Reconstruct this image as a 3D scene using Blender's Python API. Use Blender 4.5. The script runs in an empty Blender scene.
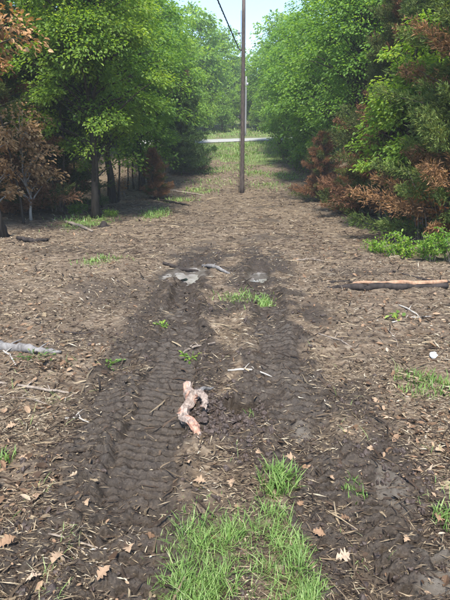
import bpy, math
import numpy as np

# ------------------------------------------------------------------ camera, sky, sun, exposure
sc = bpy.context.scene
COL = sc.collection
PITCH = math.radians(18.4)
F = 451.0                      # focal length in photo pixels (450 x 600)
CAM_H = 1.70
cam_d = bpy.data.cameras.new('camera')
cam = bpy.data.objects.new('camera', cam_d)
COL.objects.link(cam)
cam.location = (0, 0, CAM_H)
cam.rotation_euler = (math.pi / 2 - PITCH, 0, 0)
cam_d.sensor_fit = 'VERTICAL'
cam_d.sensor_height = 36.0
cam_d.lens = F / 600 * 36.0
cam_d.clip_start = 0.05
cam_d.clip_end = 2000
sc.camera = cam

SUN_EL, SUN_AZ = math.radians(62), math.radians(-176)   # azimuth clockwise from +Y: high, behind the camera
world = bpy.data.worlds.new('World'); sc.world = world; world.use_nodes = True
wn = world.node_tree.nodes; wl = world.node_tree.links
sky = wn.new('ShaderNodeTexSky'); sky.sky_type = 'NISHITA'; sky.sun_disc = False
sky.sun_elevation = SUN_EL; sky.sun_rotation = SUN_AZ
sky.air_density = 1.0; sky.dust_density = .5; sky.ozone_density = 2.0
wl.new(sky.outputs[0], wn['Background'].inputs[0]); wn['Background'].inputs[1].default_value = 0.125
sun_d = bpy.data.lights.new('sun', 'SUN'); sun = bpy.data.objects.new('sun', sun_d); COL.objects.link(sun)
sun_d.energy = 3.2; sun_d.angle = math.radians(8); sun_d.color = (1.0, 0.955, 0.89)
sx, sy, sz = math.sin(SUN_AZ) * math.cos(SUN_EL), math.cos(SUN_AZ) * math.cos(SUN_EL), math.sin(SUN_EL)
from mathutils import Vector, Matrix
sun.rotation_euler = Vector((sx, sy, sz)).to_track_quat('Z', 'Y').to_euler()
sun.location = (0, 0, 40)
sc.view_settings.view_transform = 'Standard'; sc.view_settings.look = 'None'
sc.view_settings.gamma = 1.0; sc.view_settings.exposure = 1.7
sc.cycles.max_bounces = 6; sc.cycles.transparent_max_bounces = 4
sc.cycles.diffuse_bounces = 3; sc.cycles.volume_bounces = 0; sc.cycles.transmission_bounces = 4
try:
    sc.cycles.use_denoising = True
except Exception:
    pass

# ------------------------------------------------------------------ numeric helpers
rng = np.random.default_rng(11)

def _hash(ix, iy, seed):
    h = (ix.astype(np.int64) * 374761393 + iy.astype(np.int64) * 668265263 + seed * 974634777) & 0xFFFFFFFF
    h = ((h ^ (h >> 13)) * 1274126177) & 0xFFFFFFFF
    h = (h ^ (h >> 16)) & 0xFFFFFFFF
    return h.astype(np.float64) / 4294967295.0

def noise(x, y, scale, seed=0):
    """gradient noise, about -1..1, feature size = scale metres"""
    x = np.asarray(x, float) / scale; y = np.asarray(y, float) / scale
    ix = np.floor(x); iy = np.floor(y); fx = x - ix; fy = y - iy
    ux = fx * fx * fx * (fx * (fx * 6 - 15) + 10); uy = fy * fy * fy * (fy * (fy * 6 - 15) + 10)
    def g(dx, dy):
        a = _hash(ix + dx, iy + dy, seed) * 2 * np.pi
        return np.cos(a) * (fx - dx) + np.sin(a) * (fy - dy)
    a = g(0, 0) * (1 - ux) + g(1, 0) * ux
    b = g(0, 1) * (1 - ux) + g(1, 1) * ux
    return (a * (1 - uy) + b * uy) * 1.5

def smooth(a, b, x):
    t = np.clip((np.asarray(x, float) - a) / (b - a), 0, 1)
    return t * t * (3 - 2 * t)

# ------------------------------------------------------------------ terrain
_py = np.array([-60, -10, 0, 5.4, 9.2, 14, 18, 23, 27, 31, 36, 41, 46, 50, 60, 90, 150, 300, 700])
_pz = np.array([.5, .2, 0, -.12, -.27, -.36, -.42, -.43, .05, .44, .97, 1.7, 2.5, 2.95, 4.0, 8.0, 17, 28, 30])
_ty = np.arange(-60, 700, 0.25); _tz = np.interp(_ty, _py, _pz)
_k = np.exp(-0.5 * (np.arange(-16, 17) / 6.0) ** 2); _k /= _k.sum()
_tz = np.convolve(np.pad(_tz, 16, mode='edge'), _k, mode='valid')

def base_z(y): return np.interp(y, _ty, _tz)

def depth_of(Y, z): return Y * math.cos(PITCH) + (CAM_H - z) * math.sin(PITCH)

def X(px, Y):                   # world x of a photo column for a thing standing at distance Y
    return (px - 225.0) / F * depth_of(Y, float(base_z(Y)))

def G(px, py):                  # where the ray of a photo pixel meets the ground
    a = math.atan((300 - py) / F) - PITCH
    s = math.tan(a); Y = 1.0
    while Y < 120 and CAM_H + s * Y > base_z(Y): Y += 0.01
    return X(px, Y), Y

_rx_y = np.array([-2, 1.0, 1.5, 1.87, 2.25, 2.9, 3.8, 5.4, 7.2, 11.9, 16, 22, 34])
_rx_x = np.array([.95, .82, .76, .69, .57, .49, .50, .54, .54, .52, .62, .75, .9])
_lx_y = np.array([-2, 1.7, 2.3, 3.8, 7.2, 12, 18, 24, 34])
_lx_x = np.array([-.40, -.43, -.46, -.44, -.60, -.42, -.35, -.3, -.2])
def xr(y): return np.interp(y, _rx_y, _rx_x)
def xl(y): return np.interp(y, _lx_y, _lx_x)

PUDDLES = [(-.62, 7.25, .36, .62), (-.88, 6.95, .22, .3), (.52, 7.05, .26, .42)]   # x, y, half sizes

def puddle_mask(x, y):
    m = np.zeros_like(x)
    for i, (cx, cy, a, b) in enumerate(PUDDLES):
        r = np.sqrt(((x - cx) / a) ** 2 + ((y - cy) / b) ** 2) + .35 * noise(x, y, .22, 70 + i)
        m = np.maximum(m, 1 - smooth(.55, 1.25, r))
    return m

def tracks(x, y):
    """(mud 0..1, rut height, tread height)"""
    w = .05 * noise(x, y, .7, 40) + .035 * noise(x, y, .16, 48)
    far = 1 - smooth(6.5, 13, y)
    mud = np.zeros_like(x); rut = np.zeros_like(x); tread = np.zeros_like(x)
    for j, (c, hw, dep, tr) in enumerate(((xl(y), .19, .036 + .012 * (1 - smooth(2.6, 3.6, y)), 1.0), (xl(y) - .36 * (1 - smooth(4.6, 6, y)), .17, .018, .8),
                                          (xr(y), .19, .030, 1.0), (xr(y) - .20 * (1 - smooth(3, 5, y)), .16, .014, .6),
                                          (xl(y) + .12 * smooth(5, 8, y), .19, .012, .6))):
        d = x - c + w
        inside = 1 - smooth(hw * .75, hw * 1.25, np.abs(d))
        berm = np.exp(-((np.abs(d) - hw * 1.35) / .055) ** 2)
        patch = smooth(-.45, .25, noise(x, y, .45, 50 + j)); patch = np.maximum(patch, .95 * tread_zone(x, y)) if j in (0, 2) else patch
        rut += (-dep * inside + .026 * berm * (.4 + .6 * patch)) * (.12 + .88 * (1 - smooth(5.5, 9.5, y)))
        ph = (y + .035 * noise(x, y, .25, 60 + j) + .10 * np.abs(d)) / .078
        t = np.abs((ph % 1.0) - .5) * 2
        tread = np.maximum(tread, inside * patch * tr * smooth(.33, .62, t) * (1 - smooth(6, 10, y)))
        mud = np.maximum(mud, (1 - smooth(hw * .9, hw * 2.0, np.abs(d + .12 * noise(x, y, .3, 45)))) * (.12 + .88 * far) *
                         (.55 + .45 * patch))
    return mud, rut, tread

def tread_zone(x, y):           # where the print of the track stayed crisp
    a = (1 - smooth(.16, .21, np.abs(x - xl(y)))) * smooth(1.85, 2.1, y) * (1 - smooth(3.4, 4.4, y))
    b = (1 - smooth(.12, .18, np.abs(x - xl(y) + .36))) * smooth(2.3, 2.5, y) * (1 - smooth(2.9, 3.3, y)) * .6
    c = (1 - smooth(.15, .20, np.abs(x - xr(y)))) * smooth(2.5, 2.8, y) * (1 - smooth(4.6, 6, y)) * .6
    e = (1 - smooth(.15, .20, np.abs(x - xl(y)))) * smooth(3.2, 3.6, y) * (1 - smooth(5.2, 6.4, y)) * .55
    return np.maximum(np.maximum(a, b), np.maximum(c, e))

def spoil(x, y):                # the dug-up heap round the broken root
    r = np.sqrt(((x - .02) / .36) ** 2 + ((y - 2.66) / .40) ** 2)
    return 1 - smooth(.35, 1.15, r + .25 * noise(x, y, .2, 33))

def mudness(x, y):
    m, _, _ = tracks(x, y)
    near = smooth(.0, .5, noise(x, y, .8, 30) + .25) * (1 - smooth(.9, 1.5, np.abs(x - .05))) * (1 - smooth(8, 12, y))
    m = np.maximum(m, .75 * near)
    m = np.maximum(m, spoil(x, y))
    m = np.maximum(m, 1.0 * (1 - smooth(.9, 1.35, np.hypot((x - .10) / .17, (y - 2.84) / .17))))  # dug hole: bare mud all through, its dark inner shade put into the colour
    m = np.maximum(m, puddle_mask(x, y))
    right = np.exp(-((x - 1.0) / .3) ** 2) * (1 - smooth(2.3, 3.0, y))
    m = np.maximum(m, .9 * right * smooth(-.3, .3, noise(x, y, .4, 36)))
    # thin traces of mud farther up the lane
    m = np.maximum(m, .55 * smooth(.15, .6, noise(x * .45, y, 1.1, 31)) * (1 - smooth(3, 6, np.abs(x))) * (1 - smooth(20, 28, y)))
    return np.clip(m, 0, 1)

def H(x, y, fine=True):
    x = np.asarray(x, float); y = np.asarray(y, float)
    d = np.hypot(x, y)
    att = 1 - .75 * smooth(36, 44, y)
    z = base_z(y) + .05 * np.maximum(0, np.abs(x) - 5.5) * (1 - smooth(80, 120, np.abs(x)))
    z = z + att * (.07 * noise(x, y, 2.6, 1) + .035 * noise(x, y, .75, 2))
    mud, rut, tread = tracks(x, y)
    sp = spoil(x, y)
    z = z + rut * (1 - .8 * sp)
    hole = np.exp(-(((x - .10) / .14) ** 2 + ((y - 2.83 - .05 * noise(x, y, .12, 34)) / .13) ** 2) ** 2.5)
    z = z + sp * .045 - hole * .28
    pm = puddle_mask(x, y)
    z = z - .040 * pm
    if fine:
        mm = np.clip(mud + sp, 0, 1)
        crisp = np.clip(tread_zone(x, y), 0, 1)
        rough = (1 - .42 * pm) * (1 - .65 * crisp)
        z = z + rough * (1 - smooth(14, 24, d)) * (.016 * noise(x, y * 2.6, .42, 7) + (.004 + .014 * mm * (1 - smooth(5, 9, y))) * (1 - 2 * np.abs(noise(x * .35, y, .075, 8))))
        z = z + rough * (.022 * noise(x, y, .26, 3) + (.017 + .012 * sp + .006 * mm) * noise(x, y, .10, 4))
        f1 = 1 - smooth(7, 14, d)
        z = z + rough * f1 * ((.012 + .009 * mm + .010 * sp) * noise(x, y, .05, 5) + (.006 + .008 * mm) * (1 - 2 * np.abs(noise(x, y, .028, 6))))
        z = z + .008 * crisp * (noise(x, y, .05, 9) + 1.0 * noise(x, y, .026, 10))
        z = z + tread * (.044 + .012 * tread_zone(x, y)) * (1 - .9 * sp) * (1 - .75 * pm)
    return z

def normal_at(x, y):
    e = .06
    gx = (H(x + e, y, False) - H(x - e, y, False)) / (2 * e)
    gy = (H(x, y + e, False) - H(x, y - e, False)) / (2 * e)
    n = np.stack([-gx, -gy, np.ones_like(gx)], -1)
    return n / np.linalg.norm(n, axis=-1, keepdims=True)

# ------------------------------------------------------------------ mesh helpers
def mesh_from(name, V, faces, mat=None, attrs=None, smooth_shade=False):
    """faces: list of (n,k) index arrays"""
    me = bpy.data.meshes.new(name)
    V = np.ascontiguousarray(V, dtype=np.float32)
    me.vertices.add(len(V)); me.vertices.foreach_set('co', V.ravel())
    tot = [np.full(len(f), f.shape[1], np.int32) for f in faces if len(f)]
    idx = np.concatenate([f.astype(np.int32).ravel() for f in faces if len(f)])
    tot = np.concatenate(tot); start = np.concatenate([[0], np.cumsum(tot)[:-1]]).astype(np.int32)
    me.loops.add(len(idx)); me.loops.foreach_set('vertex_index', idx)
    me.polygons.add(len(tot)); me.polygons.foreach_set('loop_start', start)
    try: me.polygons.foreach_set('loop_total', tot)
    except Exception: pass
    me.polygons.foreach_set('use_smooth', np.full(len(tot), bool(smooth_shade)))
    for k, a in (attrs or {}).items():
        at = me.attributes.new(k, 'FLOAT', 'POINT'); at.data.foreach_set('value', np.ascontiguousarray(a, dtype=np.float32))
    me.update(calc_edges=True); me.validate(verbose=False)
    if mat: me.materials.append(mat)
    return me

def link(name, me, parent=None, loc=(0, 0, 0), rz=0.0, scale=None):
    o = bpy.data.objects.new(name, me); COL.objects.link(o)
    o.location = loc; o.rotation_euler = (0, 0, rz)
    if scale is not None: o.scale = scale
    if parent: o.parent = parent
    return o

def tag(o, label=None, cat=None, group=None, kind=None):
    if label: o['label'] = label
    if cat: o['category'] = cat
    if group: o['group'] = group
    if kind: o['kind'] = kind
    return o

class Soup:
    """collects vertices and faces, remembering one random number per piece"""
    def __init__(s): s.V = []; s.F = {}; s.n = 0; s.R = []
    def add(s, V, faces, r=0.0):
        V = np.asarray(V, float).reshape(-1, 3)
        s.V.append(V); s.R.append(np.broadcast_to(np.asarray(r, float), (len(V),)).copy() if np.ndim(r) == 0 else np.asarray(r, float))
        for f in faces:
            f = np.asarray(f)
            s.F.setdefault(f.shape[1], []).append(f + s.n)
        s.n += len(V)
    def mesh(s, name, mat, smooth_shade=False):
        return mesh_from(name, np.concatenate(s.V), [np.concatenate(v) for v in s.F.values()], mat, {'rnd': np.concatenate(s.R)}, smooth_shade)

def tube(soup, P, R, sides=6, r=0.0, cap=True, wob=0.0, seed=0):
    P = np.asarray(P, float); R = np.broadcast_to(np.asarray(R, float), (len(P),))
    T = np.gradient(P, axis=0); T /= np.linalg.norm(T, axis=1, keepdims=True) + 1e-9
    ref = np.array([0, 0, 1.0]) if abs(T[:, 2]).mean() < .8 else np.array([1.0, 0, 0])
    A = np.cross(T, ref); A /= np.linalg.norm(A, axis=1, keepdims=True) + 1e-9
    B = np.cross(T, A)
    th = np.arange(sides) / sides * 2 * np.pi
    rad = R[:, None] * np.ones(sides)
    if wob:
        ii, jj = np.meshgrid(np.arange(len(P)), np.arange(sides), indexing='ij')
        rad = rad * (1 + wob * (2 * _hash(ii, jj, 900 + seed) - 1))
    V = P[:, None] + rad[..., None] * (np.cos(th)[None, :, None] * A[:, None] + np.sin(th)[None, :, None] * B[:, None])
    n = len(P); i = np.arange(n - 1)[:, None] * sides; j = np.arange(sides)[None]; j2 = (j + 1) % sides
    q = np.stack([i + j, i + j2, i + sides + j2, i + sides + j], -1).reshape(-1, 4)
    V = V.reshape(-1, 3); faces = [q]
    if cap:
        V = np.concatenate([V, P[:1], P[-1:]])
        c0, c1 = n * sides, n * sides + 1; jj = np.arange(sides); k2 = (jj + 1) % sides
        faces.append(np.stack([np.full(sides, c0), k2, jj], -1))
        faces.append(np.stack([np.full(sides, c1), (n - 1) * sides + jj, (n - 1) * sides + k2], -1))
    soup.add(V, faces, r)

LEAF_V = np.array([[0, 0, 0], [.32, .42, .13], [.72, .34, .10], [1, 0, -.06], [.72, -.34, .10], [.32, -.42, .13]])
LEAF_F = np.array([[0, 3, 2, 1], [0, 5, 4, 3]])
DIA_V = np.array([[0, 0, 0], [.45, .40, .10], [1, 0, -.05], [.45, -.40, .10]])
DIA_F = np.array([[0, 2, 1], [0, 3, 2]])
CUP_V = np.array([[0, 0, .02], [.25, .30, .16], [.68, .30, .20], [1, .02, .16], [.7, -.28, .17], [.28, -.32, .12], [.5, 0, 0]])
CUP_F = np.array([[6, k, (k + 1) % 6] for k in range(6)])[:, [0, 2, 1]]
CHIP_V = np.array([[0, .1, 0], [.22, .5, .5], [.8, .32, .6], [1, -.1, .1], [.66, -.5, .2], [.15, -.38, 0]])
CHIP_F3 = np.array([[0, 3, 2, 1], [0, 5, 4, 3]])

def scatter(tv, tf, P, D, N, size, width, thick=None, r=None):
    """copies of a template at points P: D = length direction, N = up, all vectorised; returns V, F, R"""
    n = len(P); k = len(tv)
    D = D / (np.linalg.norm(D, axis=1, keepdims=True) + 1e-9)
    S = np.cross(N, D); S /= np.linalg.norm(S, axis=1, keepdims=True) + 1e-9
    U = np.cross(D, S)
    size = np.broadcast_to(size, (n,)); width = np.broadcast_to(width, (n,)); thick = size if thick is None else np.broadcast_to(thick, (n,))
    V = (P[:, None] + tv[None, :, 0, None] * size[:, None, None] * D[:, None] + tv[None, :, 1, None] * width[:, None, None] * S[:, None]
         + tv[None, :, 2, None] * thick[:, None, None] * U[:, None]).reshape(-1, 3)
    Fc = (tf[None] + (np.arange(n) * k)[:, None, None]).reshape(-1, tf.shape[1])
    R = np.repeat(rng.random(n) if r is None else r, k)
    return V, Fc, R

def unit(n):
    v = rng.normal(size=(n, 3)); return v / np.linalg.norm(v, axis=1, keepdims=True)

# ------------------------------------------------------------------ materials
def nmat(name):
    m = bpy.data.materials.new(name); m.use_nodes = True
    nt = m.node_tree; b = nt.nodes['Principled BSDF']
    return m, nt, b
def node(nt, t, **kw):
    n = nt.nodes.new(t)
    for k, v in kw.items(): setattr(n, k, v)
    return n
def setin(n, **kw):
    for k, v in kw.items(): n.inputs[k.replace('_', ' ')].default_value = v
def ramp(nt, fac, stops, interp='LINEAR'):
    r = node(nt, 'ShaderNodeValToRGB'); r.color_ramp.interpolation = interp
    el = r.color_ramp.elements
    while len(el) < len(stops): el.new(.5)
    for e, (p, c) in zip(el, stops): e.position = p; e.color = (*c, 1) if len(c) == 3 else c
    nt.links.new(fac, r.inputs[0]); return r.outputs[0]
def tex(nt, scale, detail=4, rough=.6, vec=None, dist=0.0):
    n = node(nt, 'ShaderNodeTexNoise'); setin(n, Scale=scale, Detail=detail, Roughness=rough, Distortion=dist)
    if vec is None: vec = coord(nt)
    nt.links.new(vec, n.inputs['Vector']); return n.outputs[0]
def coord(nt, out='Object'):
    for n in nt.nodes:
        if n.bl_idname == 'ShaderNodeTexCoord': return n.outputs[out]
    return node(nt, 'ShaderNodeTexCoord').outputs[out]
def mix(nt, fac, a, b, typ='MIX'):
    n = node(nt, 'ShaderNodeMix'); n.data_type = 'RGBA'; n.blend_type = typ
    for s, v in ((n.inputs[0], fac), (n.inputs[6], a), (n.inputs[7], b)):
        if hasattr(v, 'links') or isinstance(v, bpy.types.NodeSocket): nt.links.new(v, s)
        elif isinstance(v, (int, float)): s.default_value = v
        else: s.default_value = (*v, 1)
    return n.outputs[2]
def math_(nt, op, a, b=0.0, clamp=False):
    n = node(nt, 'ShaderNodeMath', operation=op); n.use_clamp = clamp
    for s, v in zip(n.inputs, (a, b)):
        if isinstance(v, bpy.types.NodeSocket): nt.links.new(v, s)
        else: s.default_value = v
    return n.outputs[0]
def attr(nt, name):
    n = node(nt, 'ShaderNodeAttribute', attribute_name=name); return n.outputs['Fac']
def bump(nt, h, strength, dist):
    n = node(nt, 'ShaderNodeBump'); setin(n, Strength=strength, Distance=dist); nt.links.new(h, n.inputs['Height']); return n.outputs[0]

def leaf_mat(name, stops, trans=.45, rough=.5, tint=True, spec=.35):
    m, nt, b = nmat(name)
    c = ramp(nt, attr(nt, 'rnd'), stops)
    if tint:
        oi = node(nt, 'ShaderNodeObjectInfo')
        c = mix(nt, 1.0, c, oi.outputs['Color'], 'MULTIPLY')
    nt.links.new(c, b.inputs['Base Color']); setin(b, Roughness=rough, Specular_IOR_Level=spec)
    tr = node(nt, 'ShaderNodeBsdfTranslucent')
    c2 = mix(nt, 1.0, c, (1.25, 1.15, .45), 'MULTIPLY'); nt.links.new(c2, tr.inputs[0])
    ms = node(nt, 'ShaderNodeMixShader'); ms.inputs[0].default_value = trans
    nt.links.new(b.outputs[0], ms.inputs[1]); nt.links.new(tr.outputs[0], ms.inputs[2])
    nt.links.new(ms.outputs[0], nt.nodes['Material Output'].inputs[0])
    return m

M = {}
M['leaf'] = leaf_mat('green_leaf', [(0, (.07, .15, .028)), (.45, (.145, .265, .050)), (.8, (.22, .345, .070)), (1, (.33, .41, .10))], .60)
M['cedar'] = leaf_mat('cedar_foliage', [(0, (.032, .056, .020)), (.5, (.075, .115, .036)), (.85, (.125, .16, .055)), (1, (.21, .18, .075))], .30, .7, spec=.15)
M['cedar_dead'] = leaf_mat('dead_cedar_foliage', [(0, (.075, .047, .030)), (.5, (.165, .100, .062)), (.85, (.28, .175, .105)), (1, (.38, .26, .17))], .28, .8, spec=.1)
M['dead'] = leaf_mat('dead_leaf', [(0, (.16, .085, .04)), (.4, (.30, .165, .075)), (.8, (.42, .26, .13)), (1, (.5, .37, .22))], .30, .7, spec=.15)
M['grass'] = leaf_mat('grass_blade', [(0, (.08, .155, .035)), (.5, (.18, .295, .075)), (.8, (.28, .39, .125)), (.92, (.38, .43, .20)), (1, (.48, .44, .29))], .40, .5)
M['litter'] = leaf_mat('leaf_litter', [(0, (.045, .028, .018)), (.25, (.12, .072, .042)), (.5, (.24, .15, .09)), (.75, (.32, .225, .145)), (.92, (.39, .30, .215)), (1, (.46, .39, .31))], .12, .75, tint=False, spec=.2)

def chip_mat():
    m, nt, b = nmat('wood_chip')
    c = ramp(nt, attr(nt, 'rnd'), [(0, (.020, .014, .010)), (.3, (.068, .045, .030)), (.55, (.150, .110, .068)), (.76, (.275, .212, .132)), (.91, (.41, .34, .235)), (1, (.54, .48, .37))])
    n = tex(nt, 60, 3)
    c = mix(nt, .35, c, ramp(nt, n, [(.3, (.25, .25, .25)), (.7, (1, 1, 1))]), 'MULTIPLY')
    nt.links.new(c, b.inputs['Base Color']); setin(b, Roughness=.85, Specular_IOR_Level=.2)
    return m
M['chip'] = chip_mat()

def bark_mat(name, dark, light, scale=9, lichen=None):
    m, nt, b = nmat(name)
    mp = node(nt, 'ShaderNodeMapping'); mp.inputs['Scale'].default_value = (1, 1, .22); nt.links.new(coord(nt), mp.inputs[0])
    n = tex(nt, scale, 6, .65, mp.outputs[0], .6)
    c = ramp(nt, n, [(.3, dark), (.7, light)])
    if lichen:
        c = mix(nt, ramp(nt, tex(nt, 5, 4), [(.48, (0, 0, 0)), (.62, (1, 1, 1))]), c, lichen)
    nt.links.new(c, b.inputs['Base Color']); setin(b, Roughness=.9, Specular_IOR_Level=.15)
    nt.links.new(bump(nt, n, .7, .008), b.inputs['Normal'])
    return m
M['bark'] = bark_mat('dark_bark', (.016, .013, .010), (.070, .058, .047), 14)
M['bark_pale'] = bark_mat('pale_bark', (.12, .11, .10), (.36, .34, .31), 10)
M['pole'] = bark_mat('weathered_pole_wood', (.036, .027, .023), (.115, .092, .080), 22)
M['pole_grey'] = bark_mat('grey_pole_wood', (.15, .145, .14), (.26, .255, .25), 22)
M['grey_wood'] = bark_mat('weathered_grey_wood', (.06, .054, .05), (.24, .225, .21), 16)
M['twig'] = bark_mat('dry_twig', (.09, .07, .055), (.30, .25, .20), 20)
M['pale_twig'] = bark_mat('bleached_twig', (.22, .195, .165), (.42, .39, .34), 20)
M['split_wood'] = bark_mat('split_wood', (.20, .11, .065), (.42, .26, .17), 18)
M['black_wood'] = bark_mat('wet_black_wood', (.012, .010, .009), (.05, .04, .035), 12)

def plain(name, col, rough=.5, metal=0.0, spec=.4):
    m, nt, b = nmat(name)
    n = tex(nt, 25, 3); c = mix(nt, .4, col, ramp(nt, n, [(.3, tuple(v * .6 for v in col)), (.7, tuple(min(1, v * 1.3) for v in col))]))
    nt.links.new(c, b.inputs['Base Color']); setin(b, Roughness=rough, Metallic=metal, Specular_IOR_Level=spec); return m
M['cable'] = plain('cable_sheath', (.035, .035, .037), .6)
M['metal'] = plain('galvanised_metal', (.35, .35, .36), .5, .6)
M['porcelain'] = plain('porcelain', (.55, .53, .50), .3)
M['paper'] = plain('crumpled_paper', (.68, .70, .72), .7)

def ground_mat():
    m, nt, b = nmat('forest_ground')
    mud = attr(nt, 'mud'); wet = attr(nt, 'wet'); grn = attr(nt, 'green')
    n0 = tex(nt, .35, 4, .6); n1 = tex(nt, 2.2, 6, .65); n2 = tex(nt, 16, 8, .75, dist=.4); n3 = tex(nt, 75, 6, .75)
    mp = node(nt, 'ShaderNodeMapping'); mp.inputs['Scale'].default_value = (.55, 2.1, 1); nt.links.new(coord(nt), mp.inputs[0])
    nf = tex(nt, 30, 6, .7, mp.outputs[0], .5)
    v = node(nt, 'ShaderNodeTexVoronoi'); setin(v, Scale=34.0, Randomness=1.0); nt.links.new(mp.outputs[0], v.inputs['Vector'])
    v2 = node(nt, 'ShaderNodeTexVoronoi'); setin(v2, Scale=13.0, Randomness=1.0); nt.links.new(mp.outputs[0], v2.inputs['Vector'])
    sep = node(nt, 'ShaderNodeSeparateColor'); nt.links.new(v.outputs['Color'], sep.inputs[0])
    sep2 = node(nt, 'ShaderNodeSeparateColor'); nt.links.new(v2.outputs['Color'], sep2.inputs[0])
    duff = ramp(nt, nf, [(.30, (.016, .011, .008)), (.45, (.052, .037, .026)), (.58, (.118, .087, .060)), (.75, (.25, .195, .14))])
    bits = ramp(nt, sep.outputs[0], [(0, (.03, .021, .016)), (.4, (.09, .063, .047)), (.7, (.17, .125, .095)), (.9, (.27, .21, .165)), (1, (.40, .33, .27))])
    bits2 = ramp(nt, sep2.outputs[1], [(0, (.03, .021, .016)), (.4, (.085, .06, .044)), (.75, (.18, .13, .10)), (1, (.30, .24, .19))])
    c = mix(nt, .5, duff, bits); c = mix(nt, .28, c, bits2)
    c = mix(nt, ramp(nt, n1, [(.42, (0, 0, 0)), (.72, (.45, .45, .45))]), c, (.115, .080, .054))
    c = mix(nt, .45, c, ramp(nt, n0, [(.3, (.55, .53, .50)), (.7, (1.35, 1.33, 1.20))]), 'MULTIPLY')
    mc = ramp(nt, n3, [(.32, (.008, .0055, .004)), (.5, (.030, .021, .015)), (.68, (.105, .079, .059))])
    mc = mix(nt, .5, mc, ramp(nt, n2, [(.36, (.010, .007, .005)), (.64, (.066, .049, .037))]))
    k = math_(nt, 'ADD', mud, math_(nt, 'MULTIPLY', math_(nt, 'SUBTRACT', n2, .5), 1.1))
    k = ramp(nt, k, [(.28, (0, 0, 0)), (.72, (1, 1, 1))])
    c = mix(nt, k, c, mc)
    gc = ramp(nt, n2, [(.3, (.05, .065, .02)), (.7, (.12, .16, .045))])
    kg = ramp(nt, math_(nt, 'ADD', grn, math_(nt, 'MULTIPLY', math_(nt, 'SUBTRACT', n2, .5), .9)), [(.35, (0, 0, 0)), (.75, (1, 1, 1))])
    c = mix(nt, kg, c, gc)
    # drying film of pale clay where water stood
    kw = ramp(nt, math_(nt, 'ADD', wet, math_(nt, 'MULTIPLY', math_(nt, 'SUBTRACT', n1, .5), .8)), [(.4, (0, 0, 0)), (.8, (1, 1, 1))])
    c = mix(nt, kw, c, (.115, .098, .084))
    c = mix(nt, 1.0, c, (.99, 1.0, .92), 'MULTIPLY')
    nt.links.new(c, b.inputs['Base Color'])
    kk = math_(nt, 'MULTIPLY', k, .36); rr = math_(nt, 'SUBTRACT', .92, kk)
    rr = math_(nt, 'SUBTRACT', rr, math_(nt, 'MULTIPLY', kw, .15))
    rr = math_(nt, 'ADD', rr, math_(nt, 'MULTIPLY', math_(nt, 'SUBTRACT', n1, .5), .5), True)
    rr = math_(nt, 'SUBTRACT', rr, math_(nt, 'MULTIPLY', attr(nt, 'print'), .22), True)
    nt.links.new(rr, b.inputs['Roughness']); setin(b, Specular_IOR_Level=.28)
    hh = math_(nt, 'ADD', math_(nt, 'MULTIPLY', n2, 1.0), math_(nt, 'MULTIPLY', n3, .6))
    hh = math_(nt, 'ADD', hh, math_(nt, 'MULTIPLY', sep.outputs[0], .45))
    nt.links.new(bump(nt, hh, .75, .009), b.inputs['Normal'])
    return m
M['ground'] = ground_mat()

def clod_mat():
    m, nt, b = nmat('mud_clod')
    n = tex(nt, 45, 5, .7)
    c = ramp(nt, n, [(.3, (.024, .017, .013)), (.55, (.058, .042, .034)), (.8, (.13, .10, .084))])
    c = mix(nt, .4, c, ramp(nt, attr(nt, 'rnd'), [(0, (.45, .45, .45)), (1, (1.5, 1.4, 1.3))]), 'MULTIPLY')
    nt.links.new(c, b.inputs['Base Color']); setin(b, Roughness=.62, Specular_IOR_Level=.35)
    nt.links.new(bump(nt, n, .5, .004), b.inputs['Normal']); return m
M['clod'] = clod_mat()

def water_mat():
    m, nt, b = nmat('muddy_water')
    n = tex(nt, 9, 4)
    nt.links.new(ramp(nt, n, [(.3, (.13, .115, .10)), (.7, (.27, .25, .23))]), b.inputs['Base Color'])
    setin(b, Roughness=.07, Specular_IOR_Level=.7, IOR=1.33)
    nt.links.new(bump(nt, tex(nt, 18, 2), .06, .01), b.inputs['Normal']); return m
M['water'] = water_mat()

def gravel_mat():
    m, nt, b = nmat('pale_gravel')
    nt.links.new(ramp(nt, tex(nt, 6, 6, .7), [(.3, (.18, .18, .165)), (.7, (.29, .29, .27))]), b.inputs['Base Color'])
    setin(b, Roughness=.9); return m
M['gravel'] = gravel_mat()

def root_mat():
    m, nt, b = nmat('torn_root_bark')
    mp = node(nt, 'ShaderNodeMapping'); mp.inputs['Scale'].default_value = (1.6, .35, 1.6); nt.links.new(coord(nt), mp.inputs[0])
    n = tex(nt, 11, 5, .6); n2 = tex(nt, 55, 5, .75, mp.outputs[0])
    c = ramp(nt, n, [(.36, (.22, .17, .135)), (.50, (.38, .30, .245)), (.57, (.44, .22, .145)), (.66, (.52, .31, .22))])
    c = mix(nt, .55, c, ramp(nt, n2, [(.38, (.22, .20, .19)), (.55, (1, 1, 1))]), 'MULTIPLY')
    c = mix(nt, ramp(nt, tex(nt, 17, 5, .7), [(.50, (0, 0, 0)), (.66, (.85, .85, .85))]), c, (.055, .040, .032))
    nt.links.new(c, b.inputs['Base Color']); setin(b, Roughness=.75, Specular_IOR_Level=.25)
    nt.links.new(bump(nt, n2, .7, .006), b.inputs['Normal']); return m
M['root'] = root_mat()

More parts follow.
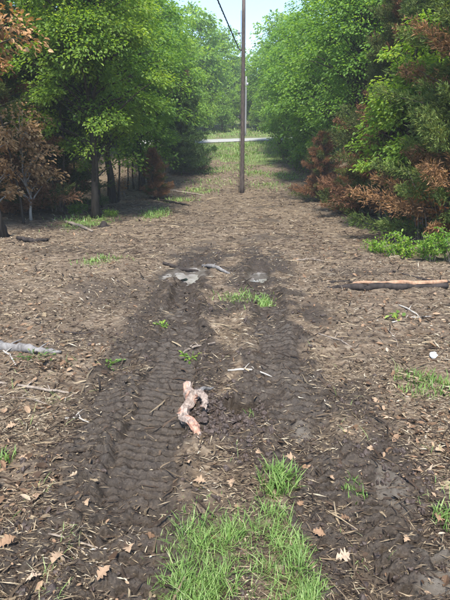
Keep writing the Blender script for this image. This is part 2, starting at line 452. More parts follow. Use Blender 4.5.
# ------------------------------------------------------------------ ground: one sheet to the horizon
def build_ground():
    ys = [-40.0, -20, -10, -5, -2.5, -1.0]
    y = -.2
    while y < 62: ys.append(y); y += (.012 if y < 1.0 else .0044 * (y + .35) if y < 20 else .0095 * y)
    ys += [65, 70, 78, 90, 110, 140, 180, 240, 300]
    ys = np.array(ys)
    n = 500
    u = np.linspace(-1, 1, n); u = np.sign(u) * (.75 * np.abs(u) + .25 * np.abs(u) ** 2.2)
    tail = np.array([1.08, 1.25, 1.6, 2.3, 3.4, 4.5])
    u = np.concatenate([-tail[::-1], u, tail])
    w = 2.0 + .62 * np.maximum(ys, 0)
    w = np.where(ys > 62, 2 + .62 * 62 + (ys - 62) * .5, w)
    Xg = u[None] * w[:, None]; Yg = np.repeat(ys[:, None], len(u), 1)
    Z = H(Xg, Yg)
    V = np.stack([Xg, Yg, Z], -1).reshape(-1, 3)
    R_, C_ = Xg.shape
    i = np.arange(R_ - 1)[:, None] * C_; j = np.arange(C_ - 1)[None]
    q = np.stack([i + j, i + j + 1, i + C_ + j + 1, i + C_ + j], -1).reshape(-1, 4)
    xf, yf = V[:, 0], V[:, 1]
    mud = mudness(xf, yf)
    me = mesh_from('ground', V, [q], M['ground'], {'mud': mud, 'wet': wetness(xf, yf), 'green': greenness(xf, yf), 'print': tracks(xf, yf)[2] * (1 - .8 * spoil(xf, yf))}, True)
    g = link('ground', me); g['kind'] = 'structure'
    return g

def blob(x, y, cx, cy, a, b, seed):
    r = np.sqrt(((x - cx) / a) ** 2 + ((y - cy) / b) ** 2) + .45 * noise(x, y, max(a, b) * .5, seed)
    return 1 - smooth(.5, 1.2, r)

def wetness(x, y):
    m = .6 * puddle_mask(x, y)
    m = np.maximum(m, .62 * blob(x, y, .92, 2.05, .10, .35, 81))
    m = np.maximum(m, .66 * blob(x, y, 1.0, 1.45, .22, .22, 82))
    m = np.maximum(m, .55 * blob(x, y, .50, 2.55, .10, .16, 83))
    m = np.maximum(m, .40 * blob(x, y, -.40, 2.0, .10, .18, 84))
    m = np.maximum(m, .5 * blob(x, y, -.62, 4.9, .25, .4, 85))
    return m

GREEN_PATCH = []      # (px, py, half px, half py, strength) patches of low green seen along the lane
for px, py, a, b, s in ((85, 221, 32, 6, .8), (155, 214, 16, 4, .9), (100, 262, 24, 5, .45), (240, 297, 26, 8, .5), (265, 303, 9, 5, .7),
                        (180, 200, 18, 3, .5), (268, 186, 26, 5, .45), (215, 182, 30, 5, .4), (262, 160, 40, 7, .8), (235, 168, 30, 5, .5), (285, 176, 22, 4, .6), (205, 172, 22, 3, .6), (255, 174, 20, 3, .5), (225, 158, 22, 4, .7), (200, 190, 20, 3, .5)):
    gx, gy = G(px, py); gy2 = G(px, py - b)[1]
    GREEN_PATCH.append((gx, gy, a / F * depth_of(gy, 0), max(.25, gy2 - gy), s))

def grass_area(x, y):           # the strip of grass between the tracks, nearest the camera
    e = .10 * noise(x, y, .3, 90) + .05 * noise(x, y, .09, 91)
    left = smooth(-.34, -.24, x + e); right = 1 - smooth(.30, .44, x + e)
    back = 1 - smooth(1.70, 2.05, y + e + .25 * np.abs(x - .22))
    return left * right * back * (.55 + .45 * smooth(-.5, .1, noise(x, y, .22, 92)))

def greenness(x, y):
    m = .42 * grass_area(x, y)
    for k, (cx, cy, a, b, s) in enumerate(GREEN_PATCH): m = np.maximum(m, s * blob(x, y, cx, cy, a, b, 110 + k))
    m = np.maximum(m, .9 * smooth(36.5, 40, y) * (.7 + .3 * noise(x, y, 1.2, 95)))
    m = np.maximum(m, .5 * blob(x, y, 3.9, 8.6, 1.3, .9, 130))
    return m
ground = build_ground()

# ------------------------------------------------------------------ far gravel road
def road_line(x): return 46.6 + .30 * x
xs = np.linspace(-60, 60, 160); rows = np.linspace(-1.25, 1.25, 7)
RX, RT = np.meshgrid(xs, rows); RY = road_line(RX) + RT
RZ = H(RX, RY, False) + .05 + .04 * (1 - (RT / 1.25) ** 2)
i = np.arange(len(rows) - 1)[:, None] * len(xs); j = np.arange(len(xs) - 1)[None]
road = link('gravel_road', mesh_from('gravel_road', np.stack([RX, RY, RZ], -1).reshape(-1, 3), [np.stack([i + j, i + j + 1, i + len(xs) + j + 1, i + len(xs) + j], -1).reshape(-1, 4)], M['gravel'], None, True))
road['kind'] = 'structure'

# ------------------------------------------------------------------ puddles
for i, (cx, cy, a, b) in enumerate(PUDDLES):
    s = Soup(); th = np.linspace(0, 2 * np.pi, 40, endpoint=False)
    rr = 1.12 + .12 * np.sin(3 * th + i) + .08 * np.sin(7 * th + 2 * i)
    lvl = float(np.median(H(cx + .35 * a * np.cos(th), cy + .35 * b * np.sin(th), False))) + (.010, .008, .004)[i]
    P = np.stack([cx + a * rr * np.cos(th), cy + b * rr * np.sin(th), np.full(40, lvl)], -1)
    P = np.concatenate([P, [[cx, cy, lvl]]])
    s.add(P, [np.stack([np.full(40, 40), np.arange(40), (np.arange(40) + 1) % 40], -1)])
    o = link('puddle', s.mesh('puddle', M['water'])); o['kind'] = 'structure'

# ------------------------------------------------------------------ trees
def bez(a, b, c, n):
    t = np.linspace(0, 1, n)[:, None]; return (1 - t) ** 2 * a + 2 * t * (1 - t) * b + t ** 2 * c

def deciduous(name, h, crown_r, z0, n_clump, per, leaf, trunk_r, far=False, lean=(0, 0), clump_r=.55, leafm='leaf', barkm='bark', squash=1.0):
    """local tree at the origin; returns (trunk mesh, crown mesh)"""
    tr = Soup()
    k = 9; zz = np.linspace(-.15, h * .93, k)
    zp = np.maximum(zz, 0) / h
    cx = lean[0] * zp ** 1.3 + .10 * np.cumsum(rng.normal(size=k)) * .6; cy = lean[1] * zp ** 1.3 + .10 * np.cumsum(rng.normal(size=k)) * .6
    cx -= cx[0]; cy -= cy[0]
    R = trunk_r * (1 - .9 * np.linspace(0, 1, k) ** .9); R[0] *= 1.35
    C = np.stack([cx, cy, zz], -1); tube(tr, C, R, 9, rng.random(), wob=.10)
    zc = z0 + (h - z0) * .5; hz = (h - z0) * .5
    cen = []
    while len(cen) < n_clump:
        d = unit(1)[0]; r = rng.random() ** .45
        p = np.array([d[0] * crown_r * r, d[1] * crown_r * r, zc + d[2] * hz * r])
        # wider low down, narrowing above; an uneven outline
        t = (p[2] - z0) / (h - z0)
        p[:2] *= (1.15 - .45 * t) * (1 + .35 * float(noise(np.array([math.atan2(p[1], p[0]) * 2]), np.array([p[2] * .6]), 1.0, int(h * 7))[0]))
        tx = np.array([np.interp(p[2], zz, cx), np.interp(p[2], zz, cy)])
        p[:2] += tx; cen.append(p)
    cen = np.array(cen)
    for p in cen[:: (2 if far else 1)]:
        rad = math.hypot(p[0], p[1]); zb = max(.5, p[2] - .35 - rng.random() * .7 * rad)
        zb = min(zb, h * .88)
        a = np.array([np.interp(zb, zz, cx), np.interp(zb, zz, cy), zb])
        m_ = (a + p) / 2 + np.array([0, 0, .18 * rad]) + rng.normal(size=3) * .08
        L = np.linalg.norm(p - a)
        tube(tr, bez(a, m_, p, 5), np.linspace(.012 + .013 * L, .005, 5), 4, rng.random(), cap=False)
    trunk = tr.mesh(name + '_trunk', M[barkm], True)
    # leaves
    N = n_clump * per
    ci = np.repeat(np.arange(n_clump), per)
    cr = clump_r * (.6 + .8 * rng.random(n_clump))[ci]
    d = unit(N); rr = rng.random(N) ** .5
    off = d * (rr * cr)[:, None] * np.array([1.15, 1.15, .62 * squash])
    out = cen[:, :2] - np.stack([np.interp(cen[:, 2], zz, cx), np.interp(cen[:, 2], zz, cy)], -1)
    out = out / (np.linalg.norm(out, axis=1, keepdims=True) + 1e-6)
    off[:, 2] -= .30 * (off[:, :2] * out[ci]).sum(1)          # clumps droop outward
    P = cen[ci] + off
    D = np.concatenate([out[ci] * .7, np.full((N, 1), -.35)], 1) + off / cr[:, None] * .8 + rng.normal(size=(N, 3)) * .45
    Nn = np.array([0, 0, 1.0]) + rng.normal(size=(N, 3)) * .42 + np.concatenate([out[ci] * .35, np.zeros((N, 1))], 1)
    sz = leaf * (.65 + .7 * rng.random(N))
    rnd = np.clip(.12 + .62 * rng.random(N) + .30 * (rng.random(n_clump)[ci] - .3), 0, 1)
    if far: V, Fc, Rr = scatter(DIA_V, DIA_F, P, D, Nn, sz, sz * .8, r=rnd)
    else: V, Fc, Rr = scatter(LEAF_V, LEAF_F, P, D, Nn, sz, sz * .72, r=rnd)
    crown = mesh_from(name + '_crown', V, [Fc], M[leafm], {'rnd': Rr})
    return trunk, crown

def cedar(name, h, r, n_br, dead_fn, z0=.25, spray=.15, dens=1.0, bare=0.0):
    """local cedar; returns (trunk, green foliage, dead foliage)"""
    tr = Soup(); k = 8; zz = np.linspace(-.15, h * .97, k)
    C = np.stack([.05 * np.cumsum(rng.normal(size=k)), .05 * np.cumsum(rng.normal(size=k)), zz], -1); C[:, :2] -= C[0, :2]
    tube(tr, C, .022 * h * (1 - .92 * np.linspace(0, 1, k)), 8, .5, wob=.12)
    gp, gd, gn, gdead = [], [], [], []
    for b_ in range(n_br):
        t = rng.random() ** 1.15; zb = z0 + t * (h - z0) * .96
        az = rng.random() * 2 * np.pi
        lump = .62 + .75 * smooth(-.5, .6, float(noise(np.array([az * 1.1]), np.array([zb * 1.3]), 1.0, int(h * 11 + n_br))[0]))
        L = r * (1.02 - t) ** .62 * (.45 + .75 * rng.random()) * lump + .10; up = .25 + .75 * t + .3 * rng.normal() * .5
        a = np.array([np.interp(zb, zz, C[:, 0]), np.interp(zb, zz, C[:, 1]), zb])
        e = a + np.array([math.cos(az) * L, math.sin(az) * L, L * up * .55])
        m_ = (a + e) / 2 + np.array([0, 0, -.10 * L])
        path = bez(a, m_, e, 6)
        tube(tr, path[::1], np.linspace(.008 + .010 * L, .003, 6), 3, rng.random(), cap=False)
        dead = dead_fn(t, az)
        if dead and rng.random() < bare: continue
        ns = int((22 + 85 * L) * dens)
        tt = np.clip(.22 + .8 * rng.random(ns) ** .8, 0, 1)
        q = np.stack([np.interp(tt * 5, np.arange(6), path[:, c]) for c in range(3)], -1)
        ax = (e - a) / (np.linalg.norm(e - a) + 1e-9)
        lat = unit(ns); sp = .10 + .22 * L * (1 - .65 * tt)
        q = q + lat * sp[:, None] * rng.random((ns, 1)) * np.array([1, 1, .6])
        gp.append(q); gd.append(ax[None] * .9 + lat * .75 + np.array([0, 0, .12])); gdead.append(np.full(ns, dead))
    P = np.concatenate(gp); D = np.concatenate(gd); dead = np.concatenate(gdead)
    out = []
    for flag, mat in ((False, 'cedar'), (True, 'cedar_dead')):
        s = dead == flag
        if not s.any(): out.append(None); continue
        p = np.repeat(P[s], 4, 0); d = np.repeat(D[s], 4, 0)
        d = d / (np.linalg.norm(d, axis=1, keepdims=True)) + rng.normal(size=p.shape) * .50
        n = len(p); sz = spray * (.5 + .9 * rng.random(n)) * .62
        rb = np.repeat(rng.random(s.sum()), 4)
        V, Fc, Rr = scatter(DIA_V, DIA_F, p + rng.normal(size=p.shape) * .02, d, unit(n), sz, sz * .26, r=np.clip(.55 * rb + .45 * rng.random(n), 0, 1))
        out.append(mesh_from(name + '_foliage', V, [Fc], M[mat], {'rnd': Rr}))
    return tr.mesh(name + '_trunk', M['bark'], True), out[0], out[1]

def brush(name, h, w, n_st, n_leaf, leafm, twigm='twig', leaf=.09):
    """a bushy tangle of twigs with leaves"""
    tr = Soup(); ends = []
    for k in range(n_st):
        az = rng.random() * 2 * np.pi; r0 = w * .35 * rng.random(); a = np.array([math.cos(az) * r0, math.sin(az) * r0, -.05])
        az += rng.normal() * .8; L = h * (.5 + .6 * rng.random()); r1 = w * (.3 + .7 * rng.random())
        e = np.array([math.cos(az) * r1, math.sin(az) * r1, L]); m_ = (a + e) / 2 + np.array([-math.cos(az) * .2 * w, -math.sin(az) * .2 * w, .15 * L]) + rng.normal(size=3) * .1
        p = bez(a, m_, e, 6); tube(tr, p, np.linspace(.004 + .007 * h, .003, 6), 4, rng.random(), cap=False); ends.append(p)
        for b_ in range(3):
            q = p[2 + b_]; e2 = q + np.array([rng.normal() * .3, rng.normal() * .3, .12 + .25 * rng.random()]) * (h * .5)
            p2 = bez(q, (q + e2) / 2 + rng.normal(size=3) * .05, e2, 4); tube(tr, p2, np.linspace(.005, .002, 4), 3, rng.random(), cap=False); ends.append(p2)
    tw = tr.mesh(name + '_stem', M[twigm], True)
    Q = np.concatenate([np.stack([np.interp(np.linspace(1.2, len(p) - 1, 8), np.arange(len(p)), p[:, c]) for c in range(3)], -1) for p in ends])
    P = Q[rng.integers(0, len(Q), n_leaf)] + rng.normal(size=(n_leaf, 3)) * .07 * np.array([1, 1, .8]) * max(.6, h * .7)
    P[:, 2] = np.maximum(P[:, 2], .03)
    D = rng.normal(size=(n_leaf, 3)) + np.array([0, 0, -.3]); N = np.array([0, 0, 1.0]) + rng.normal(size=(n_leaf, 3)) * .6
    sz = leaf * (.6 + .8 * rng.random(n_leaf))
    V, Fc, Rr = scatter(LEAF_V, LEAF_F, P, D, N, sz, sz * .7)
    return tw, mesh_from(name + '_foliage', V, [Fc], M[leafm], {'rnd': Rr})

def place(kind, meshes, partnames, x, y, rz, scale, label, cat, group=None, tint=(1, 1, 1), sink=.04):
    e = bpy.data.objects.new(kind, None); COL.objects.link(e); e.empty_display_size = .3
    e.location = (x, y, float(H(np.array([x]), np.array([y]))[0]) - sink); e.rotation_euler = (0, 0, rz)
    e.scale = (scale,) * 3 if np.isscalar(scale) else scale
    tag(e, label, cat, group)
    for me, pn in zip(meshes, partnames):
        if me is None: continue
        o = bpy.data.objects.new(pn, me); COL.objects.link(o); o.parent = e; o.color = (*tint, 1)
    return e

TC = ('trunk', 'crown'); TCD = ('trunk', 'crown', 'dead_foliage')
OAK = deciduous('oak', 8.6, 2.35, 1.5, 210, 185, .090, .125, lean=(.2, 0), clump_r=.50)
OAK2 = deciduous('oak_b', 10.5, 2.6, 2.0, 210, 130, .108, .17, clump_r=.56)
SAP = deciduous('sapling', 5.2, 1.15, .6, 90, 120, .088, .06, clump_r=.34)
MAP = [deciduous('wood_a', 10.5, 2.5, .9, 210, 85, .165, .16, far=True, clump_r=.60), deciduous('wood_b', 11.5, 2.7, 1.2, 220, 85, .165, .18, far=True, clump_r=.64),
       deciduous('wood_c', 9.0, 2.3, .6, 190, 85, .155, .14, far=True, clump_r=.56)]
FAR = [deciduous('far_a', 10, 2.8, .6, 160, 42, .32, .16, far=True, clump_r=.75), deciduous('far_b', 11.5, 3.2, .8, 170, 42, .34, .18, far=True, clump_r=.8)]
CED_G = cedar('cedar_a', 7.5, 1.55, 330, lambda t, a: rng.random() < .05, dens=.62, spray=.18)
CED_B = cedar('cedar_b', 7.5, 1.6, 330, lambda t, a: rng.random() < (.50 if t < .22 else .10 + .2 * (math.sin(a * 2) > .4)), dens=1.0, bare=.1)
CED_D = cedar('cedar_dead', 3.6, 1.15, 190, lambda t, a: rng.random() < .86, dens=.9, bare=.25)
CED_T = cedar('cedar_tall', 6.5, 1.5, 300, lambda t, a: rng.random() < .02, dens=.5, spray=.24)
DEADO = deciduous('dead_oak', 6.4, 1.5, 3.1, 40, 95, .10, .07, clump_r=.34, leafm='dead')
DEADS = deciduous('dead_sapling', 3.3, .95, .8, 34, 70, .10, .045, clump_r=.30, leafm='dead', barkm='bark_pale')

# left edge of the wood, near to far
Lft = [
 ('dead_oak', DEADO, TC, 3, 10.8, 1.0, 1.05, 'dead oak with rusty orange leaves high at the left edge of the photo', 'tree', (1.0, .98, .98)),
 ('dead_oak_sapling', DEADS, TC, 31, 13.6, .4, 1.0, 'small pale-trunked dead tree with drooping tan leaves', 'tree', (1.0, 1.12, 1.25)),
 ('dead_oak_sapling', DEADS, TC, -2, 12.2, 3.4, .85, 'low dead sapling with tan leaves beside the black stump', 'tree', (1.05, 1.1, 1.15)),
 ('cedar_tree', CED_B, TCD, 14, 14.5, 2.0, (1.0, 1.0, 1.0), 'dull half-brown cedar behind the pale-trunked dead tree', 'tree', (1.1, 1.0, .95)),
 ('dead_cedar', CED_D, TCD, 4, 15.4, 2.6, 1.2, 'dull brown dead cedar at the left edge below the rusty orange leaves', 'tree', (1.25, 1.1, 1.0)),
 ('oak_tree', OAK, TC, 95, 14.6, .5, 1.0, 'bright green oak with a dark trunk at the left edge of the clearing', 'tree', (1.12, 1.05, .85)),
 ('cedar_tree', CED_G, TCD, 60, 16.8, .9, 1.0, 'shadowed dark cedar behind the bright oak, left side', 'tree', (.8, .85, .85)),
 ('oak_tree', OAK2, TC, 112, 19.2, 2.2, 1.0, 'tall green tree just behind the bright oak, left side', 'tree', (.95, 1.0, .95)),
 ('cedar_tree', CED_D, TCD, 154, 20.8, .3, .62, 'brown half-dead cedar with orange patches under the left tree line', 'tree', (1.2, 1.05, .9)),
 ('broadleaf_tree', MAP[0], TC, 142, 24.0, 4.0, 1.02, 'leafy green tree above the brown half-dead cedar', 'tree', (.95, 1.02, .9)),
 ('cedar_tree', CED_T, TCD, 184, 29.5, 0, .95, 'dark green cedar jutting into the clearing on the left', 'tree', (.85, 1.05, 1.0)),
 ('broadleaf_tree', MAP[1], TC, 157, 30.5, 1.0, .98, 'tall leafy tree right behind the dark jutting cedar', 'tree', (.9, 1.0, .95)),
 ('broadleaf_tree', MAP[2], TC, 174, 36.0, 2.5, 1.15, 'pale green tree beyond the dark jutting cedar', 'tree', (1.1, 1.1, .95)),
 ('broadleaf_tree', MAP[0], TC, 181, 42.0, .7, .92, 'farthest left-hand tree before the gravel road', 'tree', (1.1, 1.12, 1.05)),
]
Rgt = [
 ('cedar_tree', CED_B, TCD, 446, 9.9, 1.1, (1.0, 1.0, 1.05), 'big olive cedar with brown lower branches at the right edge', 'tree', (1.5, 1.4, 1.15)),
 ('oak_sapling', SAP, TC, 392, 11.8, 1.4, 1.0, 'slender light green oak sapling beside the big olive cedar', 'tree', (1.3, 1.2, 1.0)),
 ('cedar_tree', CED_B, TCD, 384, 15.0, 3.5, (.95, .95, 1.12), 'dull brownish cedar rising behind the oak sapling', 'tree', (1.15, 1.0, .95)),
 ('cedar_tree', CED_G, TCD, 425, 13.2, .2, 1.05, 'deep green cedar behind the big olive cedar', 'tree', (1.1, 1.1, 1.0)),
 ('dead_cedar', CED_D, TCD, 357, 15.2, 2.2, .62, 'low orange-brown dead cedar bush on the right side', 'shrub', (1.5, 1.25, 1.0)),
 ('dead_cedar', CED_D, TCD, 322, 19.6, 1.2, .80, 'dark reddish dead cedar under the right-hand trees', 'shrub', (1.2, 1.02, .88)),
 ('oak_tree', OAK2, TC, 352, 20.0, .6, 1.0, 'big green tree on the right above the reddish dead cedar', 'tree', (1.0, 1.06, .9)),
 ('broadleaf_tree', MAP[1], TC, 322, 25.5, 3.0, 1.0, 'tall green tree mid-way along the right tree line', 'tree', (.98, 1.06, .95)),
 ('broadleaf_tree', MAP[0], TC, 301, 31.5, 2.0, .98, 'green tree at the right edge of the sky gap', 'tree', (.95, 1.06, 1.0)),
 ('broadleaf_tree', MAP[2], TC, 286, 37.5, 1.0, 1.1, 'smaller leafy tree beyond the sky-gap tree on the right', 'tree', (.95, 1.05, 1.0)),
 ('broadleaf_tree', MAP[0], TC, 279, 43.0, 5.0, .92, 'farthest right-hand tree before the gravel road', 'tree', (.95, 1.05, 1.0)),
]
for nm, ms, pn, px, Y, rz, s, lab, cat, tint in Lft + Rgt:
    place(nm, ms, pn, X(px, Y), Y, rz, s, lab, cat, None, tint)
# trees deeper in the wood that show through the gaps of the edge
for side in (-1, 1):
    for k in range(16):
        Y = 10.5 + k * 2.5 + rng.normal() * .4
        xx = side * (8.4 + 1.6 * rng.random() + (1.9 if k % 2 else 0) + .03 * Y)
        if k % 6 == 0: ms, pn, nm = (CED_G, TCD, 'cedar_tree')
        else: ms, pn, nm = (MAP[k % 3], TC, 'broadleaf_tree')
        place(nm, ms, pn, xx, Y, rng.random() * 6.28, .9 + .2 * rng.random(), ('tree deep in the left-hand wood behind the edge trees' if side < 0 else 'tree deep in the right-hand wood behind the edge trees'), 'tree',
              'trees deep in the left wood' if side < 0 else 'trees deep in the right wood', (.92, 1, .92))
# trees beyond the gravel road
BEY = [(172, 56, 1.2, 0), (193, 60, 1.25, 1), (211, 66, 1.22, 0), (228, 78, 1.2, 1), (263, 76, 1.1, 0), (275, 62, 1.2, 1), (296, 57, 1.2, 0), (222, 57, .45, 0), (262, 58, .42, 1), (205, 54, .4, 1), (213, 60, .48, 1), (233, 62, .46, 0), (241, 66, .48, 1), (251, 64, .45, 0), (270, 55, .40, 0), (195, 56, .48, 0), (256, 60, .3, 1),
                                   (246, 98, 1.0, 0), (252, 92, .7, 1), (238, 100, .9, 1), (284, 55, .45, 0), (318, 62, 1.0, 1), (150, 62, 1.0, 1)]
for k, (px, Y, s, v) in enumerate(BEY):
    rank = sorted(p for p, _, s_, _ in BEY if (s_ < .5) == (s < .5)).index(px)
    ordn = ('leftmost', 'second from left', 'third from left', 'fourth from left', 'fifth from left', 'sixth from left', 'seventh from left', 'eighth from left', 'ninth from left', 'tenth from left', 'second from right', 'rightmost')[rank if s >= .5 else rank]
    lab = (('low bush beyond the gravel road, ' if s < .5 else 'hazy green tree beyond the gravel road, ') + ordn + ' of its row')
    place('bush' if s < .5 else 'broadleaf_tree', FAR[v], TC, X(px, Y), Y, k * 1.3, s, lab, 'bush' if s < .5 else 'tree', 'bushes beyond the road' if s < .5 else 'trees beyond the road', (1.15, 1.15, 1.05))

# ------------------------------------------------------------------ brush and undergrowth at the foot of the trees
BR_BROWN = brush('brown_brush', 1.5, .7, 16, 330, 'dead'); BR_GREEN = brush('green_brush', .8, .6, 16, 1300, 'leaf', leaf=.062)
BR_LOW = brush('low_green', .32, .45, 16, 800, 'leaf', leaf=.05); BR_BARE = brush('bare_brush', 1.9, .75, 20, 60, 'dead')
SF = ('stem', 'foliage')
for nm, ms, px, py, s, lab, cat, tint in [
 ('dead_brush', BR_BROWN, 424, 243, .95, 'orange-brown dead brush above the green undergrowth, right edge', 'brush', (1.05, .75, .55)),
 ('dead_brush', BR_BROWN, 452, 247, 1.05, 'tan dead brush half cut off by the right edge', 'brush', (1.0, .72, .55)),
 ('dead_brush', BR_BARE, 385, 222, .8, 'bare twiggy brush in the shade right of the orange dead bush', 'brush', (.8, .6, .5)),
 ('dead_brush', BR_BARE, 345, 203, .75, 'dark bare brush at the foot of the right-hand trees', 'brush', (.9, .6, .5)),
 ('green_undergrowth', BR_LOW, 400, 257, 1.1, 'low bright green undergrowth patch nearest the clearing, right side', 'plant', (1.2, 1.2, .9)),
 ('green_undergrowth', BR_GREEN, 428, 262, .62, 'leafy green undergrowth just behind the right-hand log', 'plant', (1.1, 1.15, .9)),
 ('green_undergrowth', BR_GREEN, 452, 262, .75, 'green undergrowth cut by the right edge behind the log', 'plant', (1.0, 1.1, .9)),
 ('green_undergrowth', BR_LOW, 378, 254, .7, 'small green weed patch left of the undergrowth on the right', 'plant', (1.15, 1.2, .85)),
 ('dead_brush', BR_BARE, 140, 190, .95, 'bare twiggy brush right of the oak trunk', 'brush', (.9, .8, .7)),
 ('dead_brush', BR_BROWN, 122, 198, .8, 'thin brown brush close beside the oak trunk', 'brush', (.8, .7, .6)),
 ('dead_brush', BR_BARE, 58, 212, .9, 'bare grey brush between the oak and the pale dead tree', 'brush', (.8, .75, .7)),
 ('dead_brush', BR_BROWN, 72, 208, .85, 'brown leafy brush left of the oak trunk', 'brush', (.75, .62, .5)),
 ('dead_brush', BR_BROWN, 12, 214, .9, 'brown brush under the dull cedar at left', 'brush', (.7, .6, .5)),
 ('dead_brush', BR_BARE, 166, 176, .9, 'bare brush under the brown half-dead cedar', 'brush', (.8, .7, .6)),
 ('green_undergrowth', BR_LOW, 76, 214, 1.0, 'low green weeds left of the oak trunk', 'plant', (.9, 1.0, .9)),
 ('green_bush', BR_GREEN, 287, 163, 2.2, 'round green bush at the far right end of the lane', 'bush', (.9, 1.0, .9)),
 ('green_bush', BR_GREEN, 300, 172, 2.0, 'green bush under the right-hand trees behind the reddish dead cedar', 'bush', (.85, 1.0, .9)),
 ('green_bush', BR_GREEN, 192, 158, 1.6, 'small green bush at the foot of the dark jutting cedar', 'bush', (.9, 1.0, .9)),
 ('green_undergrowth', BR_LOW, 112, 216, .7, 'low green weeds right of the oak trunk', 'plant', (1.0, 1.05, .85)),
 ]:
    gx, gy = G(px, py)
    place(nm, ms, SF, gx, gy, rng.random() * 6, s, lab, cat, None, tint, .01)

# thin dark saplings standing in the shade on the left
for px, py, hh, lab in [(44, 213, 3.2, 'thin dark stem right of the pale dead tree'), (57, 210, 2.6, 'short thin sapling stem midway between dead tree and oak'), (104, 207, 3.4, 'slim dark trunk close behind the oak on its right'), (126, 190, 3.0, 'thin sapling stem left of the half-dead cedar'), (80, 210, 3.5, 'slim dark trunk close behind the oak on its left'), (119, 203, 3.6, 'slim bare stem standing right of the oak at the lane edge'), (136, 190, 2.8, 'slim leaning stem at the lane edge right of the oak'), (147, 184, 3.0, 'thin stem just left of the half-dead cedar trunk'), (168, 174, 2.6, 'thin stem right of the half-dead cedar'), (181, 166, 2.2, 'short thin stem left of the dark jutting cedar'), (20, 224, 3.3, 'thin grey stem just left of the pale dead tree'), (68, 216, 3.4, 'thin crooked stem between brown brush and oak trunk')]:
    gx, gy = G(px, py); s = Soup(); k = np.linspace(0, 1, 6)
    P = np.stack([.16 * np.sin(k * 3 + px), .1 * np.sin(k * 2.2 + py), k * hh - .1], -1); tube(s, P, (.030 + .018 * ((px * 7) % 5) / 4) * (1 - .6 * k) + .006, 6, .5, wob=.1)
    for q in range(7):
        a = P[2] + (P[5] - P[2]) * rng.random(); az = rng.random() * 6.28; L = .4 + .6 * rng.random()
        e = a + np.array([math.cos(az) * L, math.sin(az) * L, .3 * L]); tube(s, bez(a, (a + e) / 2 + np.array([0, 0, .1]), e, 4), np.linspace(.012, .003, 4), 4, .5, cap=False)
    o = link('bare_sapling', s.mesh('bare_sapling', M['bark'], True), None, (gx, gy, float(H(np.array([gx]), np.array([gy]))[0])))
    tag(o, lab, 'sapling')

# ------------------------------------------------------------------ poles and cable
PY = 23.0; PX = X(242, PY); PZ = float(H(np.array([PX]), np.array([PY]))[0])
pole = bpy.data.objects.new('utility_pole', None); COL.objects.link(pole); pole.location = (PX, PY, PZ)
tag(pole, 'tall bare wooden utility pole standing in the middle of the clearing', 'pole')
s = Soup(); zz = np.linspace(-.3, 8.35, 14); tube(s, np.stack([-.02 * zz / 8, np.zeros(14), zz], -1), np.linspace(.115, .080, 14), 16, .5, wob=.02)
link('shaft', s.mesh('shaft', M['pole'], True), pole)
s = Soup(); tube(s, [[-.02, 0, 8.32], [-.02, 0, 8.52]], [.02, .02], 8); link('top_pin', s.mesh('top_pin', M['metal'], True), pole)
s = Soup(); tube(s, [[-.02, 0, 8.46], [-.02, 0, 8.49], [-.02, 0, 8.55], [-.02, 0, 8.6], [-.02, 0, 8.63]], [.03, .055, .04, .055, .025], 10); link('insulator', s.mesh('insulator', M['porcelain'], True), pole)
s = Soup(); tube(s, [[-.155, -.02, .05], [-.15, -.02, 4.0], [-.135, -.02, 7.9]], .012, 6); link('ground_wire', s.mesh('ground_wire', M['cable'], True), pole)
s = Soup(); tube(s, [[-.10, -.02, 7.02], [-.30, -.02, 7.02]], [.018, .018], 6); tube(s, [[-.22, -.02, 6.96], [-.22, -.02, 7.02], [-.22, -.02, 7.1]], [.035, .05, .035], 8); link('side_bracket', s.mesh('side_bracket', M['metal'], True), pole)
s = Soup(); tube(s, [[-.11, -.03, 6.32], [-.19, -.10, 6.35], [-.22, -.16, 6.35]], [.03, .035, .03], 8); link('cable_clamp', s.mesh('cable_clamp', M['metal'], True), pole)
s = Soup(); tube(s, [[-.12, -.03, 3.42], [-.12, -.03, 3.62]], [.07, .07], 4); tube(s, [[-.12, -.03, 3.5], [-.26, -.03, 3.5]], [.03, .03], 6); link('junction_box', s.mesh('junction_box', M['cable']), pole)
# cable from the pole high, behind the camera to the next span
s = Soup(); A = np.array([PX - .22, PY - .16, PZ + 6.35]); B = np.array([-5.1, -22.0, 7.3]); t = np.linspace(0, 1, 40)[:, None]
P = A + (B - A) * t; P[:, 2] -= (.22 * 4 * t * (1 - t))[:, 0]
tube(s, P, .017, 8); 
for ph in (0, 2.1, 4.2):
    tt = np.linspace(0, 1, 420); Q = A + (B - A) * tt[:, None]; Q[:, 2] -= .22 * 4 * tt * (1 - tt)
    Q[:, 0] += .018 * np.cos(tt * 260 + ph); Q[:, 2] += .018 * np.sin(tt * 260 + ph); tube(s, Q, .010, 5, cap=False)
tag(link('power_cable', s.mesh('power_cable', M['cable'], True)), 'thick dark overhead cable running from the pole toward the viewer', 'cable')
Y2 = 51.5; x2 = X(245.4, Y2); z2 = float(H(np.array([x2]), np.array([Y2]))[0])
pole2 = bpy.data.objects.new('utility_pole', None); COL.objects.link(pole2); pole2.location = (x2, Y2, z2)
tag(pole2, 'pale grey distant pole half hidden behind the near pole', 'pole')
s = Soup(); zz = np.linspace(-.3, 5.8, 8); tube(s, np.stack([0 * zz, 0 * zz, zz], -1), np.linspace(.10, .075, 8), 12, .5); link('shaft', s.mesh('shaft', M['pole_grey'], True), pole2)
s = Soup(); tube(s, [[.14, -.1, 4.9], [.14, -.1, 5.2]], [.09, .09], 10); link('pole_fitting', s.mesh('pole_fitting', M['metal'], True), pole2)

